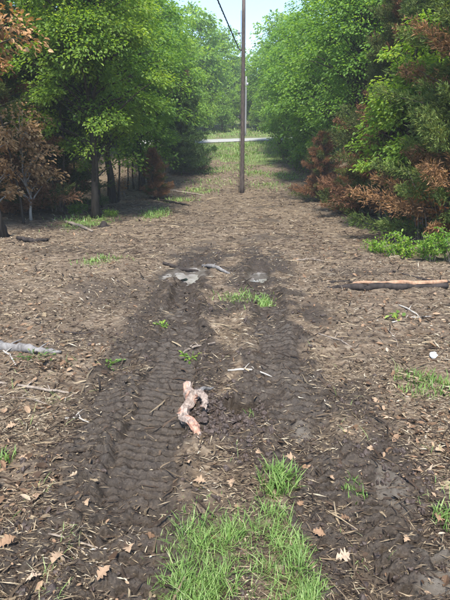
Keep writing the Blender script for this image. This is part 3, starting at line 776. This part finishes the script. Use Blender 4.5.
# ------------------------------------------------------------------ logs, sticks and the broken root
def hz(x, y): return float(H(np.array([x]), np.array([y]))[0])
def log_along(name, pts, R, mat, label, cat, sides=10, wob=.12, lift=.4, branches=(), group=None, n=14, seed=0):
    """pts: photo pixels on the ground; the log follows them, resting on the soil"""
    W = np.array([G(*p) for p in pts]); t = np.linspace(0, len(W) - 1, n)
    x = np.interp(t, np.arange(len(W)), W[:, 0]); y = np.interp(t, np.arange(len(W)), W[:, 1])
    R = np.interp(np.linspace(0, 1, n), np.linspace(0, 1, len(R)), R)
    z = H(x, y); kz = np.polyfit(np.arange(n), z, 2); zs = np.polyval(kz, np.arange(n))
    P = np.stack([x, y, zs + R * lift], -1)
    P += rng.normal(size=P.shape) * (R * .22)[:, None]
    o = Vector(P.mean(0)); o.z = float(zs.min()); s = Soup(); tube(s, P - np.array(o), R, sides, .5, wob=wob, seed=seed)
    for (u, dx, dy, dz, r) in branches:
        a = P[int(u * (n - 1))] - np.array(o); e = a + np.array([dx, dy, dz])
        tube(s, bez(a, (a + e) / 2 + np.array([0, 0, .25 * abs(dx)]), e, 6), np.linspace(r, r * .3, 6), 6, .5, wob=.1)
    ob = link(name, s.mesh(name, M[mat], True), None, o); tag(ob, label, cat, group); return ob

log_along('fallen_log', [(-26, 343), (10, 348), (45, 353), (62, 353)], [.052, .050, .036, .012], 'grey_wood', 'weathered grey fallen log lying at the left edge', 'log', branches=((.35, .12, .10, .04, .012), (.62, .10, .12, .05, .010)), n=20, wob=.2)
lg = log_along('fallen_log', [(328, 289), (360, 290.5), (400, 290), (447, 286)], [.030, .050, .052, .040], 'black_wood', 'long dark fallen log with a bare orange split top, right side', 'log', n=22, wob=.2, sides=12)
# its bare split face, lying along the top
W = np.array([G(p, q) for p, q in ((352, 288.5), (380, 288.6), (412, 287.6), (446, 284))]); tt = np.linspace(0, 3, 16)
xx = np.interp(tt, range(4), W[:, 0]); yy = np.interp(tt, range(4), W[:, 1]); s = Soup(); P = np.stack([xx, yy, np.polyval(np.polyfit(range(16), H(xx, yy), 2), range(16)) + .062 + .006 * np.sin(tt * 5)], -1)
tube(s, P - np.array(lg.location), np.interp(tt, [0, .4, 2.6, 3], [.006, .026, .036, .022]), 9, .5, wob=.25); link('split_face', s.mesh('split_face', M['split_wood']), lg)['label'] = 'bare orange split wood'
log_along('fallen_branch', [(330, 284), (345, 281.5), (357, 282)], [.03, .028, .012], 'black_wood', 'short black branch lying behind the left end of the dark log', 'branch', n=9)
log_along('fallen_branch', [(392, 272), (425, 279), (455, 281)], [.012, .022, .016], 'black_wood', 'thin dark branch behind the split log at the right edge', 'branch', n=10)

sticks = [
 ([(-8, 384), (40, 391), (78, 398)], [.014, .012, .007], 'twig', 'long brown stick on the ground below the grey log'),
 ([(-5, 342), (10, 356), (16, 368)], [.010, .009, .006], 'pale_twig', 'thin pale stick propped beside the grey log'),
 ([(178, 356), (192, 349), (215, 346)], [.010, .013, .008], 'twig', 'curved tan stick lying between the tracks'),
 ([(163, 265), (182, 268), (198, 267)], [.03, .03, .02], 'black_wood', 'dark stick lying on the edge of the pale puddle'),
 ([(203, 265), (216, 269), (230, 273)], [.030, .034, .02], 'grey_wood', 'short grey log just right of the pale puddle'),
 ([(398, 309), (412, 316), (421, 319)], [.010, .010, .006], 'pale_twig', 'bleached white curved stick on the right'),
 ([(392, 326), (410, 320), (432, 318)], [.008, .010, .005], 'pale_twig', 'second bleached stick crossing the white curved one'),
 ([(388, 331), (396, 340), (398, 346)], [.007, .006, .004], 'twig', 'thin bent twig below the bleached sticks'),
 ([(66, 222), (80, 226), (92, 232)], [.05, .05, .03], 'twig', 'light brown branch on the ground left of the oak trunk'),
 ([(18, 240), (34, 243), (47, 240)], [.05, .055, .04], 'black_wood', 'dark log piece on the ground near the black stump'),
 ([(150, 199), (172, 203), (190, 207)], [.05, .045, .03], 'black_wood', 'dark branch lying across the lane far left of the pole'),
 ([(165, 191), (180, 192), (204, 195)], [.05, .05, .03], 'twig', 'brown branch lying across the lane near the pole, left'),
 ([(0, 400), (30, 402), (52, 409)], [.007, .008, .004], 'twig', 'slim brown twig at the far left below the long stick'),
 ([(100, 395), (101, 388), (100, 379)], [.009, .008, .005], 'black_wood', 'short dark upright twig sticking out of the left track'),
 ([(60, 330), (85, 333), (104, 331)], [.010, .012, .007], 'black_wood', 'dark twig on the litter above the grey log tip'),
 ([(290, 262), (310, 260), (330, 263)], [.015, .014, .008], 'twig', 'thin stick lying right of the far puddle'),
 ([(318, 338), (340, 343), (352, 349)], [.008, .009, .005], 'twig', 'thin stick lying on the mulch right of the tracks'),
 ([(228, 372), (250, 374), (272, 377)], [.009, .009, .005], 'pale_twig', 'straight pale stick behind the broken root'),
 ([(50, 545), (80, 551), (118, 553)], [.005, .005, .003], 'twig', 'slim twig among the leaves at lower left'),
 ([(66, 425), (78, 422), (90, 424)], [.007, .007, .004], 'pale_twig', 'short pale twig left of the left track'),
]
for pts, R, mat, lab in sticks:
    up = 'upright' in lab
    if up:
        gx, gy = G(*pts[0]); s = Soup(); tube(s, [[0, 0, -.03], [.006, 0, .05], [-.004, .01, .12]], R, 7, .5, wob=.15)
        tag(link('stick', s.mesh('stick', M[mat], True), None, (gx, gy, hz(gx, gy))), lab, 'stick'); continue
    log_along('stick', pts, R, mat, lab, 'stick', sides=7, wob=.15, lift=.75, n=12, branches=((.4, .05, .06, .03, R[-1]), (.7, -.04, .06, .02, R[-1] * .8)))

# stumps
def stump(px, py, r, h, mat, lab):
    gx, gy = G(px, py); s = Soup(); th = 12
    P = [[0, 0, -.08], [0, 0, .02], [0, 0, h * .4], [.01, 0, h * .8], [.02, 0, h]]
    tube(s, P, [r * 1.9, r * 1.5, r * 1.05, r * .95, r * .5], th, .5, wob=.22)
    for k in range(4):
        a = k * 1.6 + .4; tube(s, [[.5 * r * math.cos(a), .5 * r * math.sin(a), h * .25], [1.8 * r * math.cos(a), 1.8 * r * math.sin(a), .02], [2.6 * r * math.cos(a), 2.6 * r * math.sin(a), -.05]], [r * .5, r * .35, r * .15], 6, .5, wob=.1)
    tag(link('stump', s.mesh('stump', M[mat], True), None, (gx, gy, hz(gx, gy))), lab, 'stump')
stump(5, 236, .065, .30, 'black_wood', 'black splayed stump at the left edge under the dead sapling')
stump(104, 226.5, .085, .16, 'black_wood', 'small black stump in front of the oak trunk')

# the broken root in the middle foreground
def W3(px, py, lift): gx, gy = G(px, py); return np.array([gx, gy, hz(gx, gy) + lift])
def root_limb(name, px, R, sides=9, seed=0, mat='root', n=26, splinters=()):
    q = np.array([W3(*p) for p in px]); t = np.linspace(0, len(q) - 1, n)
    P = np.stack([np.interp(t, range(len(q)), q[:, c]) for c in range(3)], -1)
    for _ in range(2): P[1:-1] = (P[:-2] + 2 * P[1:-1] + P[2:]) / 4
    s = Soup(); tube(s, P - np.array(ro), np.interp(t, range(len(q)), R), sides, .5)
    V = s.V[0]; k = n * sides; rings = V[:k].reshape(n, sides, 3); c = rings.mean(1, keepdims=True)
    ii, jj = np.meshgrid(np.arange(n), np.arange(sides), indexing='ij')
    w1 = 1.0 * (_hash(jj + ii // 7, jj * 0, 300 + seed) - .5) + .45 * noise(ii * .31, jj * 1.7, 1.0, 320 + seed) + .22 * (_hash(ii, jj, 340 + seed) - .5)
    V[:k] = (c + (rings - c) * (1 + .52 * w1[..., None])).reshape(-1, 3)
    T = P[1] - P[0]
    for (u, dx, dy, dz, r) in splinters:
        a = P[int(u * (n - 1))] - np.array(ro) + rng.normal(size=3) * .012; e = a + np.array([dx, dy, dz])
        tube(s, [a, (a * .5 + e * .5) + rng.normal(size=3) * .004, e], [r, r * .7, r * .1], 4, .5)
    link(name, s.mesh(name, M[mat]), rb)
ro = Vector(W3(191, 414, 0)); rb = bpy.data.objects.new('broken_root', None); COL.objects.link(rb); rb.location = ro
tag(rb, 'torn pinkish-tan root sticking up beside the dug hole', 'root')
root_limb('main_root', [(187, 387, .04), (188, 388.5, .045), (189, 396, .055), (191, 404, .06), (195, 411, .06)], [.034, .043, .040, .043, .041], seed=3, splinters=((0, -.02, .05, .03, .014), (0, .02, .06, .02, .012), (.05, .0, .055, .045, .012), (.1, -.04, .04, .03, .008), (.6, -.05, .03, .03, .008)))
root_limb('forked_root', [(194, 409, .06), (190, 415, .065), (184, 421, .065), (185, 428, .055), (191, 435, .04), (197, 442, .02), (200, 446, .0)], [.035, .035, .038, .035, .030, .026, .016], seed=5, splinters=((.95, .03, -.05, .0, .010), (.9, .0, -.06, .01, .012), (.4, -.05, -.02, .02, .009)))
root_limb('forked_root', [(195, 410, .06), (200, 412.5, .07), (205, 417, .065), (205, 422, .06), (203, 425, .055)], [.028, .026, .025, .021, .010], seed=7, splinters=((1, .0, -.04, -.01, .010), (.9, .02, -.04, .02, .008)))
root_limb('torn_end', [(197, 409, .07), (204, 405, .08), (210, 403, .09), (214, 401, .10)], [.020, .014, .009, .002], 6, 9, 'grey_wood')

# pale scrap at right
gx, gy = G(433, 359); s = Soup(); ico = None
import bmesh
def ico_mesh(sub):
    bm = bmesh.new(); bmesh.ops.create_icosphere(bm, subdivisions=sub, radius=1); V = np.array([v.co for v in bm.verts]); Fa = np.array([[v.index for v in f.verts] for f in bm.faces]); bm.free(); return V, Fa
I1, IF1 = ico_mesh(1); I2, IF2 = ico_mesh(2)
V = I2 * (1 + .35 * rng.normal(size=(len(I2), 1)) * .5) * np.array([.035, .03, .028]); s.add(V + np.array([0, 0, .022]), [IF2], .5)
tag(link('pale_scrap', s.mesh('pale_scrap', M['paper']), None, (gx, gy, hz(gx, gy))), 'small whitish crumpled scrap on the mulch near the right grass tuft', 'scrap')

# ------------------------------------------------------------------ litter, chips, clods
def spread(n, y0, y1, p, xw=lambda y: 1.6 + .60 * y):
    """random ground points, thinning out with distance"""
    u = rng.random(n); q = 1 - p
    y = (y0 ** q + u * (y1 ** q - y0 ** q)) ** (1 / q)
    x = (rng.random(n) * 2 - 1) * xw(y)
    return x, y
def lying(x, y, tilt, lift):
    n = len(x); N = normal_at(x, y) + rng.normal(size=(n, 3)) * tilt[:, None] if np.ndim(tilt) else normal_at(x, y) + rng.normal(size=(n, 3)) * tilt
    N /= np.linalg.norm(N, axis=1, keepdims=True)
    a = rng.random(n) * 2 * np.pi; D = np.stack([np.cos(a), np.sin(a), np.zeros(n)], -1); D -= N * (D * N).sum(1, keepdims=True)
    return np.stack([x, y, H(x, y) + lift], -1), D, N

def build_litter():
    # wood chips
    x, y = spread(430000, 1.0, 42, 1.62)
    keep = rng.random(len(x)) < (.95 - .68 * mudness(x, y) - .25 * tread_zone(x, y)) * (1 - .75 * grass_area(x, y)) * (.22 + .78 * smooth(-.4, .35, noise(x, y, .6, 20) + .5 * noise(x, y, 2.2, 27))) * (1 - puddle_mask(x, y))
    x, y = x[keep], y[keep]; n = len(x); d = np.hypot(x, y)
    P, D, N = lying(x, y, .30, .004)
    al = rng.random(n) < .62; a = np.where(al, rng.normal(size=n) * .45 + np.pi * (rng.random(n) < .5), rng.random(n) * 6.28)
    D = np.stack([np.cos(a), np.sin(a), rng.normal(size=n) * .12], -1); D -= N * (D * N).sum(1, keepdims=True) * .8
    L = (.007 + .018 * rng.random(n) + .06 * rng.random(n) ** 6) * (1 + .18 * d); w = (.0022 + .0045 * rng.random(n) ** 2) * (1 + .28 * d)
    r = np.clip(rng.beta(1.15, 1.2, n) + .10 * noise(x, y, .35, 26) + .14 * noise(x, y, 1.5, 21) - .08 * (1 - smooth(2, 4, d)), 0, 1)
    V, Fc, Rr = scatter(DIA_V, DIA_F, P, D, N, L, w, w * 1.5, r)
    o = link('shredded_wood', mesh_from('shredded_wood', V, [Fc], M['chip'], {'rnd': Rr})); tag(o, 'straw and brown shredded wood strewn over the cleared lane', 'shredded wood', None, 'stuff')
    x, y = spread(42000, 1.0, 25, 1.7)
    keep = rng.random(len(x)) < (.8 - .6 * mudness(x, y)) * (1 - .8 * grass_area(x, y)) * smooth(-.3, .5, noise(x, y, .5, 24)) * (1 - puddle_mask(x, y)); x, y = x[keep], y[keep]; n = len(x); d = np.hypot(x, y)
    P, D, N = lying(x, y, .35, -.002); L = (.008 + .03 * rng.random(n) ** 2) * (1 + .16 * d); w = L * (.2 + .5 * rng.random(n)); r = rng.beta(1.5, 1.6, n)
    V, Fc, Rr = scatter(CHIP_V, CHIP_F3, P, D, N, L, w, w * .6, r * .85)
    o = link('wood_chips', mesh_from('wood_chips', V, [Fc], M['chip'], {'rnd': Rr})); tag(o, 'small brown wood chips mixed into the shredded wood', 'wood chips', None, 'stuff')
    y = 8 + 34 * rng.random(26000) ** 1.15; x = (rng.random(26000) * 2 - 1) * (3.2 + .12 * y)
    keep = rng.random(len(x)) < (.9 - .5 * mudness(x, y)) * (.25 + .75 * smooth(-.4, .4, noise(x, y, 1.4, 25))) * (1 - smooth(33, 38, y)); x, y = x[keep], y[keep]; n = len(x)
    P, D, N = lying(x, y, .22, .006); a = rng.normal(size=n) * .6; D = np.stack([np.cos(a), np.sin(a), 0 * a], -1)
    L = .06 + .10 * rng.random(n) + .45 * rng.random(n) ** 8; w = (.008 + .014 * rng.random(n) ** 2) * (.6 + .03 * y)
    V, Fc, Rr = scatter(CHIP_V, CHIP_F3, P, D, N, L, w, w * 1.2, .86 * rng.beta(.9, 1.3, n))
    o = link('coarse_debris', mesh_from('coarse_debris', V, [Fc], M['chip'], {'rnd': Rr})); tag(o, 'coarse broken wood lying crosswise farther up the lane', 'wood debris', None, 'stuff')
    # dead leaves
    x, y = spread(46000, 1.0, 30, 1.7)
    side = smooth(.5, 1.3, np.abs(x - .05) / (1 + .03 * y))
    keep = rng.random(len(x)) < (.10 + .9 * side) * (1 - .9 * np.clip(mudness(x, y) * 1.1, 0, 1)) * (1 - .7 * grass_area(x, y)) * (.25 + .75 * smooth(-.3, .35, noise(x, y, 1.1, 22)))
    x, y = x[keep], y[keep]; n = len(x); d = np.hypot(x, y)
    P, D, N = lying(x, y, .38, .003)
    L = (.010 + .014 * rng.random(n) + .040 * rng.random(n) ** 4) * (1 + .08 * d); w = L * (.55 + .35 * rng.random(n))
    r = np.clip(rng.beta(1.5, 2.0, n) + .1 * noise(x, y, 1.2, 23), 0, 1)
    V, Fc, Rr = scatter(CUP_V, CUP_F, P, D, N, L, w, L * (.4 + 1.1 * rng.random(n)), r)
    o = link('leaf_litter', mesh_from('leaf_litter', V, [Fc], M['litter'], {'rnd': Rr})); tag(o, 'small dry brown leaves scattered over the clearing', 'leaf litter', None, 'stuff')
    # twigs
    x, y = spread(9000, 1.1, 34, 1.5)
    keep = rng.random(len(x)) < (1 - .8 * mudness(x, y)) * (1 - grass_area(x, y)); x, y = x[keep], y[keep]; n = len(x); d = np.hypot(x, y)
    P, D, N = lying(x, y, .15, .004); L = (.03 + .16 * rng.random(n) ** 2.5) * (1 + .09 * d); w = (.0013 + .0025 * rng.random(n)) * (1 + .16 * d)
    T = np.array([[0, -.5, 0], [0, .5, 0], [0, 0, 1], [.35, -.1, .4], [.35, 1.2, .4], [.35, .5, 1.6], [1, -1.2, .1], [1, -.6, .1], [1, -.9, .6]])
    TF = np.array([[0, 3, 4, 1], [1, 4, 5, 2], [2, 5, 3, 0], [3, 6, 7, 4], [4, 7, 8, 5], [5, 8, 6, 3]])
    V, Fc, Rr = scatter(T, TF, P, D, N, L, w * 2, w * 1.6, np.clip(.82 * rng.beta(.8, 1.2, n), 0, 1))
    o = link('twig_litter', mesh_from('twig_litter', V, [Fc], M['chip'], {'rnd': Rr})); tag(o, 'broken twigs scattered all over the cleared lane', 'twigs', None, 'stuff')
    # clods
    s = Soup()
    x, y = spread(17000, 1.1, 10, 1.6, lambda y: .5 + .35 * y)
    x2 = rng.normal(size=3500) * .26 + .02; y2 = rng.normal(size=3500) * .22 + 2.62
    x = np.concatenate([x, x2]); y = np.concatenate([y, y2])
    m = mudness(x, y); _, _, td = tracks(x, y); keep = rng.random(len(x)) < np.clip(m - .2, 0, 1) ** 1.2 * (1 - .97 * (td > .05)) * (1 - .9 * tread_zone(x, y)) * (1 - grass_area(x, y)) * (1 - puddle_mask(x, y)) * (np.hypot((x - .1) / .16, (y - 2.83) / .15) > 1)
    x, y = x[keep], y[keep]; n = len(x); r = (.0028 + .0045 * rng.random(n) + .010 * rng.random(n) ** 7) * (1 + .10 * y)
    z = H(x, y); near = r > .011
    for sel, IV, IF in ((near, I2, IF2), (~near, I1, IF1)):
        k = sel.sum(); jj = IV[None] * (1 + .30 * rng.normal(size=(k, len(IV), 1)) * (1 if len(IV) < 20 else .6))
        ax = r[sel][:, None, None] * (.55 + .9 * rng.random((k, 1, 3))); V = jj * ax + np.stack([x[sel], y[sel], z[sel] + r[sel] * .35], -1)[:, None]
        s.add(V.reshape(-1, 3), [(IF[None] + (np.arange(k) * len(IV))[:, None, None]).reshape(-1, 3)], np.repeat(rng.random(k), len(IV)))
    o = link('mud_clods', s.mesh('mud_clods', M['clod'], False)); tag(o, 'dark crumbly mud clods along the tracks and heap', 'mud clods', None, 'stuff')
build_litter()

# ------------------------------------------------------------------ single dead oak leaves that stand out
def oak_leaf(seed):
    r_ = np.random.default_rng(seed); L = []
    st = [(0, .02), (.12, .10), (.22, .24), (.30, .12), (.40, .30), (.50, .40), (.56, .17), (.66, .30), (.76, .34), (.80, .15), (.90, .16), (1.0, .02)]
    mid = [[a, 0, .10 * math.sin(a * 3)] for a, b in st]
    up = [[a + .05 * r_.normal() * .5, b * (1 + .2 * r_.normal()), .10 * math.sin(a * 3) + .22 * b + .04 * r_.normal()] for a, b in st]
    dn = [[a + .05 * r_.normal() * .5, -b * (1 + .2 * r_.normal()), .10 * math.sin(a * 3) + .30 * b + .04 * r_.normal()] for a, b in st]
    V = np.array(mid + up + dn); k = len(st); i = np.arange(k - 1)
    return V, [np.stack([i, i + 1, k + i + 1, k + i], -1), np.stack([i + 1, i, 2 * k + i, 2 * k + i + 1], -1)]
LM = []
for k, r in enumerate((.5, .72, .9, .62, .3)):
    V, Fa = oak_leaf(k); V = V - np.array([.5, 0, 0]); s = Soup(); s.add(V, Fa, r); LM.append(s.mesh('oak_leaf', M['litter']))
spots = [(342, 566, .085, 2, 'pale curled oak leaf at the right edge of the grass'), (290, 465, .075, 1, 'tan oak leaf standing on edge above the grass'), (65, 516, .10, 2, 'large whitish leaf at lower left beside the mud'),
         (148, 538, .09, 4, 'rusty brown leaf at the left edge of the grass'), (258, 456, .06, 1, None), (232, 492, .07, 1, None), (305, 463, .06, 0, None), (24, 470, .09, 1, None), (40, 505, .08, 3, None), (20, 540, .08, 4, None),
         (10, 560, .09, 0, None), (75, 480, .07, 2, None), (60, 465, .07, 1, None), (28, 415, .08, 4, None), (12, 430, .08, 1, None), (330, 480, .06, 1, None), (318, 545, .07, 0, None), (345, 520, .06, 4, None),
         (418, 470, .07, 3, None), (440, 450, .08, 1, None), (437, 520, .08, 0, None), (405, 545, .05, 1, None), (370, 452, .06, 1, None), (188, 476, .07, 1, None), (130, 560, .08, 1, None), (105, 585, .08, 3, None), (60, 575, .09, 1, None),
         (36, 590, .08, 2, None), (0, 510, .09, 4, None), (90, 520, .06, 1, None), (420, 430, .07, 0, None), (398, 418, .06, 4, None), (445, 395, .08, 1, None), (375, 400, .06, 1, None), (330, 415, .05, 2, None), (200, 487, .08, 1, None),
         (300, 508, .06, 0, None), (20, 385, .08, 4, None), (48, 372, .07, 1, None), (8, 325, .09, 4, None), (35, 310, .1, 1, None), (60, 318, .08, 0, None), (22, 293, .1, 1, None)]
for k, (px, py, L, v, lab) in enumerate(spots):
    gx, gy = G(px, py); o = link('dead_leaf', LM[v], None, (gx, gy, hz(gx, gy) + .012))
    o.rotation_euler = (rng.normal() * .35 - (.5 if lab and 'edge above' in lab else 0), rng.normal() * .3, rng.random() * 6.28); o.scale = (L * .85, L * .85, L * 1.2)
    if lab: tag(o, lab, 'leaf')
    else: o.parent = ground

# ------------------------------------------------------------------ grass
def blades(x, y, hgt, w, lean=.45, r=None, soup=None):
    n = len(x); z = H(x, y); a = rng.random(n) * 2 * np.pi; ln = lean * (.3 + rng.random(n))
    dx, dy = np.cos(a), np.sin(a); sxn, syn = -dy, dx
    t = np.array([0, .4, .75, 1.0]); wv = np.array([.8, 1, .7, .06]); V = np.zeros((n, 8, 3))
    for k in range(4):
        bx = x + dx * ln * hgt * t[k] ** 1.9; by = y + dy * ln * hgt * t[k] ** 1.9; bz = z - .01 + hgt * t[k] * (1 - .28 * ln * t[k])
        for q, sgn in enumerate((-1, 1)): V[:, k * 2 + q] = np.stack([bx + sgn * sxn * w * wv[k] / 2, by + sgn * syn * w * wv[k] / 2, bz], -1)
    Fc = np.array([[0, 1, 3, 2], [2, 3, 5, 4], [4, 5, 7, 6]]); Fc = (Fc[None] + (np.arange(n) * 8)[:, None, None]).reshape(-1, 4)
    r = np.clip(rng.beta(2, 2.2, n), 0, 1) if r is None else r
    return V.reshape(-1, 3), Fc, np.repeat(r, 8)
x = rng.random(44000) * 1.2 - .55; y = .7 + rng.random(44000) * 1.5
k = rng.random(44000) < grass_area(x, y) ** 1.3 * (.38 + .34 * (1 - smooth(1.35, 1.8, y))) * (.35 + .65 * smooth(-.35, .25, noise(x, y, .14, 97))); x, y = x[k], y[k]; n = len(x)
edge = np.clip(grass_area(x, y), .3, 1)
V, Fc, R = blades(x, y, (.035 + .08 * rng.random(n)) * edge, .0022 + .0022 * rng.random(n), .75)
tag(link('grass', mesh_from('grass', V, [Fc], M['grass'], {'rnd': R})), 'bright green grass growing between the tracks in the foreground', 'grass', None, 'stuff')
# thin dry grass at lower left and wisps elsewhere
x, y = spread(16000, .9, 4.0, 1.6, lambda y: .4 + .55 * y)
k = rng.random(len(x)) < (1 - mudness(x, y)) * np.maximum(smooth(.1, .5, noise(x, y, .35, 98)), .8 * blob(x, y, -.48, 1.45, .32, .3, 131)) * (.35 + .65 * (1 - smooth(-.7, .15, x)) * (1 - smooth(1.6, 2.3, y))) * .8; x, y = x[k], y[k]; n = len(x)
V, Fc, R = blades(x, y, .03 + .07 * rng.random(n), .002 + .002 * rng.random(n), 1.0, np.clip(.35 + .65 * rng.random(n), 0, 1))
tag(link('thin_grass', mesh_from('thin_grass', V, [Fc], M['grass'], {'rnd': R})), 'thin straw-coloured grass wisps among the leaves in the foreground', 'grass', None, 'stuff')
# low green growth in patches up the lane and on the verge by the road
PX_, PY_ = [], []
for (cx, cy, a, b, s) in GREEN_PATCH:
    n = int(380 * s); PX_.append(cx + rng.normal(size=n) * a * .5); PY_.append(cy + rng.normal(size=n) * b * .5)
vx = rng.random(9000) * 22 - 11; vy = 37 + rng.random(9000) * 8; PX_.append(vx); PY_.append(vy)
vx = rng.random(7000) * 46 - 23; vy = road_line(vx) + 2.6 + rng.random(7000) * 12; PX_.append(vx); PY_.append(vy)
x = np.concatenate(PX_); y = np.concatenate(PY_); k = np.abs(y - road_line(x)) > 2.4; x, y = x[k], y[k]; n = len(x); d = np.hypot(x, y)
k = rng.random(n) < np.where(y < 33, 1.0, .4 + .6 * smooth(-.3, .3, noise(x, y, 1.5, 99))); x, y, d = x[k], y[k], d[k]; n = len(x)
V, Fc, R = blades(x, y, (.02 + .05 * rng.random(n)) * (1 + .09 * d), .004 + .0011 * d, .8)
tag(link('verge_grass', mesh_from('verge_grass', V, [Fc], M['grass'], {'rnd': R})), 'low green growth in patches up the lane and along the road', 'grass', None, 'stuff')

# tufts and weeds one can point to
def tuft(px, py, n, rad, h, lab, tint=(1, 1, 1)):
    gx, gy = G(px, py); rr = rad * rng.random(n) ** .7; aa = rng.random(n) * 6.28; x = gx + rr * np.cos(aa); y = gy + 1.1 * rr * np.sin(aa)
    V, Fc, R = blades(x, y, h * (.5 + .8 * rng.random(n)), .005 + .003 * rng.random(n), .6); z0 = hz(gx, gy)
    o = link('grass_tuft', mesh_from('grass_tuft', V - np.array([gx, gy, z0]), [Fc], M['grass'], {'rnd': R}), None, (gx, gy, z0)); o.color = (*tint, 1); tag(o, lab, 'grass tuft')
tuft(418, 385, 230, .19, .075, 'bright green grass tuft on the mulch at right')
tuft(447, 388, 150, .15, .08, 'grass tuft cut by the right edge')
tuft(449, 520, 90, .08, .07, 'small grass wisp at the lower right edge')
tuft(278, 490, 240, .10, .11, 'grass clump at the back tip of the foreground grass')
tuft(4, 467, 60, .07, .07, 'small grass tuft at the left edge among dry leaves')
tuft(355, 492, 70, .07, .06, 'thin grass wisp beside the grey wet mud')
tuft(250, 424, 10, .03, .07, 'few thin blades beside the dug hole')
def weed(px, py, n, rad, leaf, h, lab, tint=(1.2, 1.25, .9)):
    gx, gy = G(px, py); P = np.stack([rng.normal(size=n) * rad * .5, rng.normal(size=n) * rad * .5, h * (.3 + .7 * rng.random(n))], -1)
    D = np.concatenate([P[:, :2] / (rad * .5), rng.normal(size=(n, 1)) * .3 + .2], 1) + rng.normal(size=(n, 3)) * .4; N = np.array([0, 0, 1.0]) + rng.normal(size=(n, 3)) * .35
    e = bpy.data.objects.new('weed', None); COL.objects.link(e); e.location = (gx, gy, hz(gx, gy)); tag(e, lab, 'weed')
    V, Fc, R = scatter(LEAF_V, LEAF_F, P, D, N, leaf * (.6 + .7 * rng.random(n)), leaf * .6)
    o = link('foliage', mesh_from('weed_foliage', V, [Fc], M['leaf'], {'rnd': R}), e); o.color = (*tint, 1)
    s = Soup()
    for p in P[:: 2]: tube(s, bez(np.array([0, 0, -.02]), np.array([p[0] * .3, p[1] * .3, p[2] * .7]), p, 4), .002, 4, .5, cap=False)
    o = link('stem', s.mesh('weed_stem', M['leaf'], True), e); o.color = (*tint, 1)
weed(163, 330, 18, .07, .036, .04, 'small bright yellow-green weed in the left track')
weed(191, 358, 18, .09, .045, .03, 'flat light green weed under the curved tan stick', (1.3, 1.2, 1.0))
weed(36, 358, 34, .14, .036, .05, 'grey-green weed under the weathered grey log', (.8, .8, 1.1))
weed(396, 321, 10, .10, .08, .03, 'pale green leaf spray by the bleached sticks', (1.6, 1.4, 1.7))
weed(107, 365, 16, .08, .04, .04, 'small weed between the grey log and the left track', (1.0, 1.0, 1.2))

# ------------------------------------------------------------------ haze
hz_b = np.array([[sx_, sy_, sz_] for sz_ in (-4, 42) for sx_, sy_ in ((-1000, -80), (1000, -80), (1000, 330), (-1000, 330))], float)
hm = bpy.data.materials.new('haze_air'); hm.use_nodes = True; nt = hm.node_tree; nt.nodes.remove(nt.nodes['Principled BSDF'])
pv = nt.nodes.new('ShaderNodeVolumePrincipled'); pv.inputs['Density'].default_value = .0011; pv.inputs['Color'].default_value = (.85, .92, 1, 1)
nt.links.new(pv.outputs[0], nt.nodes['Material Output'].inputs['Volume'])
USE_HAZE = True
if USE_HAZE:
    o = link('haze', mesh_from('haze', hz_b, [np.array([[0, 3, 2, 1], [4, 5, 6, 7], [0, 1, 5, 4], [1, 2, 6, 5], [2, 3, 7, 6], [3, 0, 4, 7]])], hm)); o['kind'] = 'stuff'
